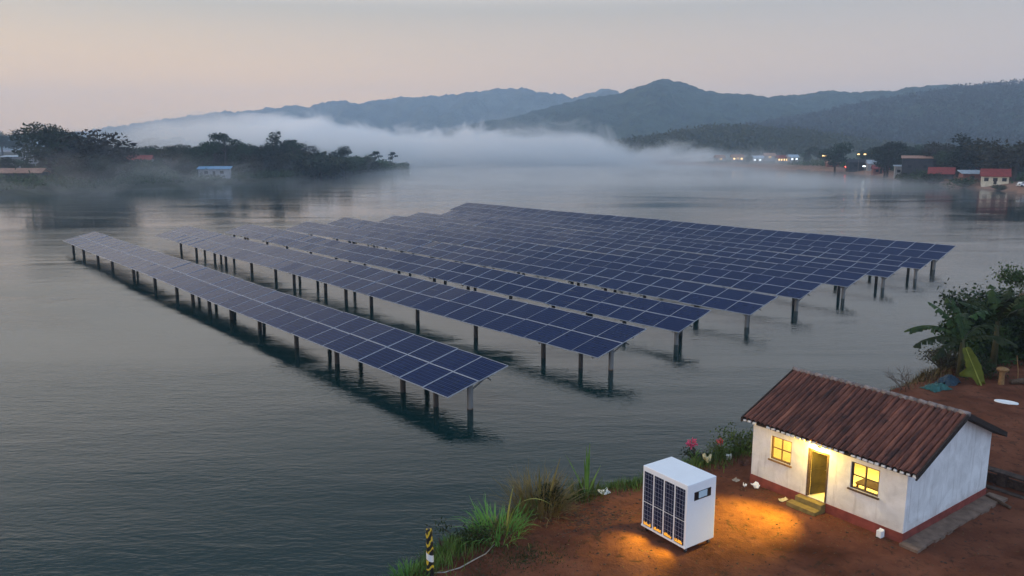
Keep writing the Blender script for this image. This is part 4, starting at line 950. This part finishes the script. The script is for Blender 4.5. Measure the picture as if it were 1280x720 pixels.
# ------------------------------------------------------------------ far shore trees
def crown_pts(lobes, n):
    out = []; wts = [l[1][0] * l[1][1] * l[1][2] for l in lobes]
    for c, r in random.choices(lobes, wts, k=n):
        v = rv().normalized() * (random.random() ** 0.45); out.append((Vector(c) + Vector((v.x * r[0], v.y * r[1], v.z * r[2])), v))
    return out
def tree_proto(name, lobes, n, ls, m, trunk_h, tr, limbs=True):
    root = bpy.data.objects.new(name, None); COL.objects.link(root); root['category'] = 'tree'; root['label'] = ''
    tk = MB(); tk.tube([(0, 0, -1), (.1, 0, trunk_h * .5), (0, .1, trunk_h)], [tr, tr * .8, tr * .5], 8)
    if limbs:
        for c, r in lobes: tk.tube([(0, .05, trunk_h * random.uniform(.55, .95)), Vector(c) - Vector((0, 0, r[2] * .4)), Vector(c)], [tr * .45, tr * .25, tr * .1], 5)
    tk.build('trunk', M['bark'], root)
    mb = MB()
    for c, v in crown_pts(lobes, n): mb.leaf(c, rv() + v * .8, rv(), ls * random.uniform(.6, 1.4), ls * .8)
    zz = sorted(v[2] for v in mb.v); root['h0'] = zz[int(len(zz) * .985)]
    mb.build('crown', m, root); return root
def lob(n, R_, H0, H1, rr):
    return [((random.gauss(0, R_ * .5), random.gauss(0, R_ * .5), random.uniform(H0, H1)), (rr * random.uniform(.7, 1.2),) * 2 + (rr * random.uniform(.5, .8),)) for _ in range(n)]
# unit: each is about 10 m tall
T_ = {}
T_['round'] = tree_proto('tree', lob(9, 3.6, 3.5, 8.0, 2.3), 2600, 0.50, M['leafA'], 5, .3)
T_['olive'] = tree_proto('tree', lob(11, 3.8, 2.0, 7.5, 2.4), 2600, 0.50, M['leafB'], 4, .3)
T_['tall'] = tree_proto('tree', [((random.gauss(0, .7), random.gauss(0, .7), z), (2.6 - z * .16,) * 2 + (1.2,)) for z in np.linspace(2, 9.6, 10)], 2300, 0.46, M['leafA'], 8, .28)
T_['layer'] = tree_proto('tree', [((random.gauss(0, 1.9), random.gauss(0, 1.9), z), (2.2, 2.2, .55)) for z in (5.6, 6.6, 7.4, 8.2, 8.8, 9.3, 9.6)], 1700, 0.45, M['leafA'], 8.5, .28)
T_['green'] = tree_proto('tree', lob(10, 3.4, 2.2, 7.8, 2.0), 2300, 0.5, M['leafC'], 4, .28)
T_['low'] = tree_proto('shrub', lob(8, 3.0, 0.6, 2.6, 1.5), 700, 0.5, M['leafC'], 1.0, .2)
def pl_tree(kind_, x, y, bvh, h, lab, group=None, wx=1.0, cat=None):
    z = drop(bvh, x, y, 3.0); s = h / T_[kind_]['h0']
    o = copy_thing(T_[kind_], (x, y, z - .1), random.uniform(0, 6.28), (s * wx, s * wx, s), lab, group)
    if cat: o['category'] = cat
    if 'h0' in o: del o['h0']
    return o
def px_tree(kind_, px, ptop, D, bvh, lab, wx=1.0, group=None):
    p = far(px, ptop, D); z = drop(bvh, p.x, p.y, 3.0); return pl_tree(kind_, p.x, p.y, bvh, max(2.0, p.z - z), lab, group, wx)
L = left_bvh
px_tree('round', 57, 157, 285, L, 'tallest dark tree on the left shore, standing against the sky', 1.25)
px_tree('round', 82, 162, 290, L, 'dark tree touching the tallest tree on its right side', 1.05)
px_tree('olive', 122, 167, 290, L, 'broad round olive brown tree right of the tallest left tree', 1.5)
px_tree('olive', 128, 185, 284, L, 'lower olive tree under the red roofed house on left shore', 1.2)
px_tree('layer', 280, 167, 345, L, 'flat-topped layered tree on the left shore skyline', 1.1)
px_tree('tall', 300, 181, 340, L, 'narrow dark tree just right of the flat-topped skyline tree', 1.2)
px_tree('round', 252, 178, 335, L, 'dark tree left of the flat-topped skyline tree', 1.1)
px_tree('tall', 345, 167, 370, L, 'tall dark tree above the middle of the left shore', 1.35)
px_tree('layer', 366, 175, 385, L, 'open-branched tree leaning right beside the tall middle tree', 1.0)
px_tree('round', 425, 184, 425, L, 'dome-shaped tree on the low end of the left shore', 1.0)
px_tree('layer', 468, 189, 470, L, 'thin open tree near the tip of the left shore', 0.9)
px_tree('layer', 490, 190, 505, L, 'last small flat-topped tree standing at the shore tip', 0.85)
px_tree('low', 505, 203, 520, L, 'low round shrub at the very tip of left shore', 1.0)
for i in range(150):
    px = random.uniform(-60, 385); t = random.uniform(0, 1)
    yl = np.interp(px, [0, 120, 240, 350, 440, 515], [246, 240, 233, 226, 219, 211]); D0 = 15 / ((yl - 182.5) / 980)
    D = D0 + 8 + 95 * t ** 1.3; top = np.interp(px, [-60, 0, 30, 60, 150, 185, 260, 330, 380, 400], [196, 198, 197, 195, 193, 191, 183, 184, 185, 194]) + random.uniform(-3, 12) - 3 * t
    p = far(px, top, D); z = drop(L, p.x, p.y, 3)
    if p.z - z < 2 or z < 1: continue
    if (136 < px < 212 and D < 350) or (px < 64 and D < 278) or (238 < px < 298 and D < 324): continue
    k = random.choice(['round', 'round', 'green', 'olive', 'tall']); pl_tree(k, p.x, p.y, L, min(p.z - z, 13), 'dark leafy tree in the misty wood of the left shore', 'trees of the misty left shore wood', 1.2)
for i in range(46):
    px = random.uniform(375, 508); yl = np.interp(px, [350, 440, 515], [226, 219, 211]); D = 15 / ((yl - 182.5) / 980) + random.uniform(4, 26)
    top = np.interp(px, [375, 400, 450, 490, 515], [190, 193, 195, 203, 207]) + random.uniform(-2, 8); p = far(px, top, D); z = drop(L, p.x, p.y, 2)
    if p.z - z < 1.5: continue
    pl_tree(random.choice(['low', 'green', 'round', 'olive']), p.x, p.y, L, p.z - z, 'low misty tree on the tapering end of the left shore', 'low trees on the left shore tip', 1.3)
def undergrowth(name, lab, line, dirv, n, tmax, bvh, m, h=2.2, t0=5):
    P = np.array(line, float); s = np.r_[0, np.cumsum(np.hypot(*np.diff(P, axis=0).T))]; mb = MB()
    for _ in range(n):
        q = random.uniform(0, s[-1]); t = random.random() ** 1.5 * tmax + t0; x = np.interp(q, s, P[:, 0]) + dirv[0] * t; y = np.interp(q, s, P[:, 1]) + dirv[1] * t; z = drop(bvh, x, y, -5)
        if z < .8: continue
        r_ = random.uniform(.8, 2.0)
        for _ in range(16):
            mb.leaf((x + random.gauss(0, r_), y + random.gauss(0, r_), z + abs(random.gauss(0, h * .45))), rv() + Vector((0, 0, .6)), rv(), 1.1, .8)
    kind(mb.build(name, m), 'stuff', lab, 'undergrowth')
undergrowth('undergrowth', 'tangled dark undergrowth covering the left shore slope', LSH[2:9], (-0.93, .36), 2600, 60, L, M['leafC'])
for px, top, D in ((150, 187, 352), (162, 184, 366), (172, 186, 380), (184, 183, 372), (194, 186, 362), (205, 184, 356), (214, 183, 350), (224, 185, 345)):
    px_tree(random.choice(['round', 'green', 'olive']), px, top, D, L, 'leafy tree in the line behind the red roofed house on left shore', 1.25, 'trees behind the left red roof')
px_tree('low', 166, 199, 318, L, 'low bush before the left end of the red roofed house', 1.2); px_tree('low', 190, 200, 320, L, 'low bush before the right end of the red roofed house', 1.3)
px_far = [(0, 166, 620), (16, 168, 640), (32, 167, 630), (185, 172, 700), (200, 175, 680), (215, 171, 700), (228, 173, 690), (240, 175, 700), (172, 177, 690), (160, 178, 680), (100, 172, 650), (150, 175, 640), (270, 176, 720), (300, 178, 720)]
for px, top, D in px_far: px_tree('round', px, top, D, L, 'pale hazy tree far behind the left shore wood', 1.3, 'hazy trees behind the left shore')

# ------------------------------------------------------------------ right shore trees
Rb = right_bvh
px_tree('layer', 1112, 178, 372, Rb, 'wide flat-crowned dark tree in the right village', 1.35)
px_tree('round', 1108, 186, 376, Rb, 'dark tree under the wide flat-crowned village tree', 1.15)
px_tree('tall', 1210, 171, 318, Rb, 'tallest dark tree between the village roofs on right shore', 1.9)
px_tree('round', 1200, 184, 324, Rb, 'dark tree left of the tallest village tree', 1.1)
px_tree('olive', 1182, 180, 350, Rb, 'tan brown tree behind the red roofs in the village', 1.0)
px_tree('olive', 1274, 176, 285, Rb, 'dark brown tree at the right end of the village shore', 1.3)
px_tree('round', 1046, 180, 450, Rb, 'round dark tree beside the warm street lamp', 1.15)
px_tree('low', 1155, 213, 322, Rb, 'dark bush on the red bank below the tan roof', 1.2)
px_tree('low', 1168, 217, 312, Rb, 'green bush below the small red roof on right bank', 1.2)
px_tree('low', 1206, 222, 290, Rb, 'green bush left of the red-roofed cream house', 1.8)
px_tree('low', 1250, 231, 268, Rb, 'low bush in front of the red-roofed cream house', 1.6)
px_tree('low', 1136, 217, 330, Rb, 'low bush at the foot of dark board house', 1.4)
for i in range(150):
    px = random.uniform(1005, 1292); Ds = np.interp(px, [1000, 1070, 1130, 1180, 1240, 1280], [495, 437, 346, 304, 271, 248]); D = Ds + random.uniform(38, 190)
    top = random.uniform(184, 203) - (4 if px > 1100 else 0); p = far(px, top, D); z = drop(Rb, p.x, p.y, 99)
    if p.z - z < 3 or z < 1.5 or abs(px - 1068) < 14: continue
    pl_tree(random.choice(['round', 'green', 'olive', 'tall', 'round']), p.x, p.y, Rb, min(12, p.z - z), 'dark tree in the wood behind the village houses', 'trees behind the right village', 1.15)
for i in range(26):
    px = random.uniform(880, 1040); D = random.uniform(560, 680); top = random.uniform(190, 204); p = far(px, top, D); z = drop(Rb, p.x, p.y, 99)
    if p.z - z < 3 or z < 1.5: continue
    pl_tree(random.choice(['round', 'green', 'layer']), p.x, p.y, Rb, min(12, p.z - z), 'grey misty tree among the foggy shore lights', 'misty trees around the far shore lights', 1.1)
undergrowth('undergrowth', 'dark undergrowth between the houses of right shore', RSH[2:9], (0.95, .30), 1500, 90, Rb, M['leafC'], t0=15)
for o in list(T_.values()):
    for ch in list(o.children): bpy.data.objects.remove(ch)
    bpy.data.objects.remove(o)

def wood(name, lab, bvh, xr, yr, n, h, ls, q, m, zmin=2):
    mb = MB()
    for _ in range(n):
        y = random.uniform(*yr); x = random.uniform(*xr) * (y / yr[1]); z = drop(bvh, x, y, -9)
        if z < zmin: continue
        hh = h * random.uniform(.6, 1.25)
        for _ in range(q):
            v = rv().normalized() * random.random() ** .4; mb.leaf((x + v.x * hh * .48, y + v.y * hh * .48, z + hh * .45 + v.z * hh * .5), rv() + v, rv(), ls * random.uniform(.6, 1.3), ls * .85)
    kind(mb.build(name, m), 'stuff', lab, 'wood')
wood('forest', 'dark forest covering the near wooded knoll', knoll_bvh, (70, 520), (735, 925), 1900, 7.5, 2.6, 22, M['leafB'])
wood('forest', 'forest on the long hillside above the village', hill_bvh, (300, 1380), (980, 1520), 4600, 9.5, 3.9, 14, M['leafB'])
mb = MB()
for _ in range(420):
    px = random.uniform(600, 790); D = random.uniform(1000, 1120); p = far(px, 182, D); top = far(px, np.interp(px, [600, 630, 680, 740, 790], [180, 174, 175, 178, 183]) + random.uniform(-1, 4), D); hh = top.z
    for _ in range(22):
        v = rv().normalized() * random.random() ** .4; mb.leaf((p.x + v.x * 5, p.y + v.y * 5, hh * .55 + 1 + v.z * hh * .5), rv() + v, rv(), 2.8, 2.2)
kind(mb.build('forest', M['leafA']), 'stuff', 'low dark wood at the far end of the lake', 'wood')

# ------------------------------------------------------------------ far buildings
def building(name, lab, px, py, D, bvh, w, d, h, rise, wm, rm, yaw, wins=2, lit=None, door=True, roof='gable', cat='house', group=None, zup=0, ov=.6):
    p = far(px, py, D); z = drop(bvh, p.x, p.y, 2.0) + zup
    root = thing(name, lab, cat, (p.x, p.y, z), yaw, group)
    MB().box((0, 0, h / 2 - .5), (w, d, h + 1)).build('wall', wm, root)
    r_ = MB(); t = .18
    if roof == 'gable':
        for sg in (-1, 1):
            a = [(-w / 2 - ov, 0, h + rise), (w / 2 + ov, 0, h + rise), (w / 2 + ov, sg * (d / 2 + ov), h - .15), (-w / 2 - ov, sg * (d / 2 + ov), h - .15)]; b_ = [(x, y, zz - t) for x, y, zz in a]
            r_.add(a + b_, [(0, 1, 2, 3), (7, 6, 5, 4), (0, 4, 5, 1), (1, 5, 6, 2), (2, 6, 7, 3), (3, 7, 4, 0)] if sg < 0 else [(3, 2, 1, 0), (4, 5, 6, 7), (1, 5, 4, 0), (2, 6, 5, 1), (3, 7, 6, 2), (0, 4, 7, 3)])
        for sx in (-1, 1): r_.add([(sx * w / 2, -d / 2, h - .1), (sx * w / 2, d / 2, h - .1), (sx * w / 2, 0, h + rise - .15)], [(0, 1, 2)] if sx > 0 else [(2, 1, 0)])
    else:
        a = [(-w / 2 - ov, -d / 2 - ov, h), (w / 2 + ov, -d / 2 - ov, h), (w / 2 + ov, d / 2 + ov, h + rise), (-w / 2 - ov, d / 2 + ov, h + rise)]; b_ = [(x, y, zz + t) for x, y, zz in a]
        r_.add(a + b_, [(3, 2, 1, 0), (4, 5, 6, 7), (0, 1, 5, 4), (1, 2, 6, 5), (2, 3, 7, 6), (3, 0, 4, 7)])
    r_.build('roof', rm, root)
    for k in range(wins):
        x = w * ((k + .5) / wins - .5); x = x * (1 if not door else 1)
        MB().box((x, -d / 2 - .02, h * .55), (min(1.4, w / wins * .5), .06, 1.2)).build('window', lit or M['glassdark'], root)
    if door: MB().box((w * (.5 / wins if wins > 1 else .3) * 0 + w * .0, -d / 2 - .025, 1.0), (.95, .06, 2.0)).build('door', M['darkwood'], root)
    return root
building('house', 'cream walled house with long red roof near the right end', 1243, 228, 282, Rb, 8.2, 6.5, 3.0, 2.4, M['creamwall'], M['redroof'], R(-28), 3)
building('shed', 'small shed with pale tin roof left of the cream house', 1213, 218, 300, Rb, 6.5, 5, 2.8, 1.2, M['brickwall'], M['tinroof'], R(-12), 1, roof='shed', cat='shed')
building('house', 'low dark house under a red roof half hidden by bushes', 1177, 214, 318, Rb, 8.5, 7, 3.2, 2.4, M['darkwall'], M['redroof'], R(-30), 2)
building('house', 'tall dark board house with a flat tan roof', 1146, 212, 350, Rb, 12, 8, 7.8, 1.0, M['darkwall'], M['tanroof'], R(-25), 2, roof='shed')
building('shed', 'white painted wall of the shed beside dark board house', 1128, 212, 360, Rb, 6.5, 4, 4.6, .5, M['greywall'], M['tinroof'], R(-20), 2, roof='shed', cat='shed')
building('house', 'brick house peeping out behind the dark board house', 1166, 206, 380, Rb, 10, 7, 5.5, 2.0, M['brickwall'], M['tanroof'], R(-35), 2)
building('house', 'pale roofed house behind the tallest village tree', 1236, 197, 345, Rb, 9, 6, 6.5, 2.4, M['greywall'], M['tinroof'], R(-35), 2)
building('house', 'dim grey house under the two warm lights in the village', 1075, 207, 440, Rb, 13, 8, 4.5, 1.6, M['darkwall'], M['darkwall'], R(-10), 2)
building('hut', 'small red-roofed hut near the water left of the dark board house', 1100, 214, 398, Rb, 7, 5, 2.6, 1.6, M['brickwall'], M['redroof'], R(-15), 2, cat='hut')
building('house', 'red-roofed house half hidden behind the pale tin shed', 1226, 206, 322, Rb, 9, 6, 3.6, 2.2, M['greywall'], M['redroof'], R(-30), 2)
building('house', 'brown-roofed house above the low dark house with red roof', 1190, 200, 372, Rb, 9, 6, 4.2, 2.0, M['creamwall'], M['tanroof'], R(-25), 2)
building('hut', 'small tan hut at the water left of the red tail lights', 1040, 212, 482, Rb, 7, 5, 2.6, 1.5, M['brickwall'], M['tanroof'], R(-10), 2, cat='hut')
building('house', 'grey house with one lit window beside the low white lamp', 1094, 204, 430, Rb, 8, 6, 3.6, 1.8, M['greywall'], M['tinroof'], R(-15), 1, lit=M['litwin'])
fog_h = [(899, 206, 600, 'dim misty house farthest left of the fog-bound shore lights', M['tanroof'], 1, 'litwin', 0), (921, 205, 588, 'misty house with three warm windows in the fog', M['tanroof'], 3, 'litwin', .6), (947, 206, 575, 'misty house with two cool white windows in the fog', M['tinroof'], 2, 'litwhite', 0),
         (961, 204, 590, 'misty house with one pale yellow window in the fog', M['tanroof'], 1, 'litwin', 1.2), (977, 205, 556, 'foggy house with the brightest orange windows on the shore', M['redroof'], 4, 'litwin', .4), (990, 205, 552, 'foggy house with blue-white windows right of brightest orange', M['tinroof'], 2, 'litwhite', .8)]
for px, py, D, lab, rm, nw, lm, zu in fog_h:
    building('house', lab, px, py, D, Rb, random.uniform(6, 9), 6, 2.8, 1.8, M['greywall'], rm, R(random.uniform(-25, 10)), nw, lit=M[lm], zup=zu)
building('house', 'red roofed white house among trees on the left shore', 175, 196, 330, L, 9.0, 7, 2.4, 1.7, M['greywall'], M['redroof'], R(14), 2, zup=2.6)
building('house', 'long low house with brown roof near the left water edge', 30, 222, 268, L, 13, 7, 2.6, 1.3, M['darkwall'], M['tanroof'], R(12), 3)
building('house', 'white flat-roofed house under the tallest left tree', 24, 190, 320, L, 11, 7, 4.0, .4, M['greywall'], M['tinroof'], R(15), 2, roof='shed', zup=1.0)
building('shed', 'long blue-roofed shed in the mist of the left shore', 268, 204, 324, L, 12, 5, 2.8, .9, M['greywall'], M['blueroof'], R(12), 2, roof='shed', cat='shed', zup=1.0)

def lamp(lab, px, py, D, bvh, m, size):
    p = far(px, py, D); z = drop(bvh, p.x, p.y, 3.0); h = max(2.5, p.z - z); root = thing('street_lamp', lab, 'street lamp', (p.x, p.y, z))
    MB().tube([(0, 0, -.3), (0, 0, h)], [.10, .07], 8).build('pole', M['steel'], root)
    MB().tube([(0, 0, h), (-.5, -.2, h + .15)], [.05, .04], 6).build('arm', M['steel'], root)
    MB().box((-.5, -.3, h + .1), (size * 1.5, size, size * .7)).build('lamp_head', m, root, bevel=.05)
lamp('bright blue-white floodlight high above the village shore', 1065, 187, 452, Rb, M['lampwhite'], 1.0)
lamp('warm orange lamp left of the round dark village tree', 1031, 195, 470, Rb, M['lampwarm'], 1.25)
lamp('low white lamp beside the dark village trees', 1081, 208, 410, Rb, M['lampwhite'], .8)
lamp('left one of two small warm lamps above the dim grey house', 1074, 193, 432, Rb, M['lampwarm'], .7)
lamp('right one of two small warm lamps above the dim grey house', 1082, 193, 432, Rb, M['lampwarm'], .7)
lamp('single small lamp next to the flat-crowned village tree', 1091, 193, 420, Rb, M['lampwarm'], .6)
lamp('faint reddish lamp over the fog-bound houses', 989, 196, 580, Rb, M['lampwarm'], .9)
def car(lab, px, py, D, bvh, yaw, m, tails):
    p = far(px, py, D); z = drop(bvh, p.x, p.y, 2.0); root = thing('parked_car', lab, 'car', (p.x, p.y, z + .02), yaw)
    b_ = MB(); prof = [(-2.1, .35), (-2.1, .95), (-1.75, 1.0), (-1.3, 1.5), (.5, 1.5), (1.1, 1.0), (2.0, .85), (2.1, .35)]
    vs = [(x, sy * .85, zz) for sy in (-1, 1) for x, zz in prof]; k = len(prof)
    b_.add(vs, [tuple(range(k)), tuple(range(2 * k - 1, k - 1, -1))] + [(i, k + i, k + (i + 1) % k, (i + 1) % k) for i in range(k)]); b_.build('body', m, root)
    MB().add([(-1.62, -.87, 1.08), (-1.25, -.87, 1.42), (.45, -.87, 1.42), (.9, -.87, 1.08)], [(0, 3, 2, 1)]).build('side_window', M['glassdark'], root)
    for x in (-1.35, 1.3):
        for sy in (-1, 1): MB().tube([(x, sy * .72, .33), (x, sy * .9, .33)], .33, 14).build('wheel', M['tyre'], root)
    for sy in (-1, 1): MB().box((-2.12, sy * .62, .78), (.06, .7, .45)).build('tail_light', M['tail'] if tails else M['steel'], root)
car('dark car with both red tail lights glowing on the shore road', 1058, 213.5, 462, Rb, R(70), M['carpaint'], True)
car('pale car parked at the right end of the shore', 1279, 236, 262, Rb, R(8), M['paper'], False)
bt = at(1182, 230.5, .3); root = thing('boat', 'small tan wooden boat drawn up on the right bank', 'boat', (bt.x + 3, bt.y + 1, drop(Rb, bt.x + 3, bt.y + 1, .5)), R(-10))
mb = MB(); n = 10; vs = []
for i in range(n + 1):
    t = i / n * 2 - 1; w_ = .75 * (1 - abs(t) ** 2.5) + .05; zz = .25 * t * t
    vs += [(t * 3, -w_, .75 + zz), (t * 3, -w_ * .6, .1 + zz * .6), (t * 3, w_ * .6, .1 + zz * .6), (t * 3, w_, .75 + zz)]
mb.add(vs, [(4 * i + j, 4 * i + j + 1, 4 * i + j + 5, 4 * i + j + 4) for i in range(n) for j in range(3)])
o = mb.build('hull', M['tanwood'], root); s = o.modifiers.new('thick', 'SOLIDIFY'); s.thickness = .06
MB().box((0, 0, .55), (.3, 1.2, .05)).build('seat', M['wood'], root); MB().box((-1.4, 0, .6), (.3, 1.0, .05)).build('seat', M['wood'], root)
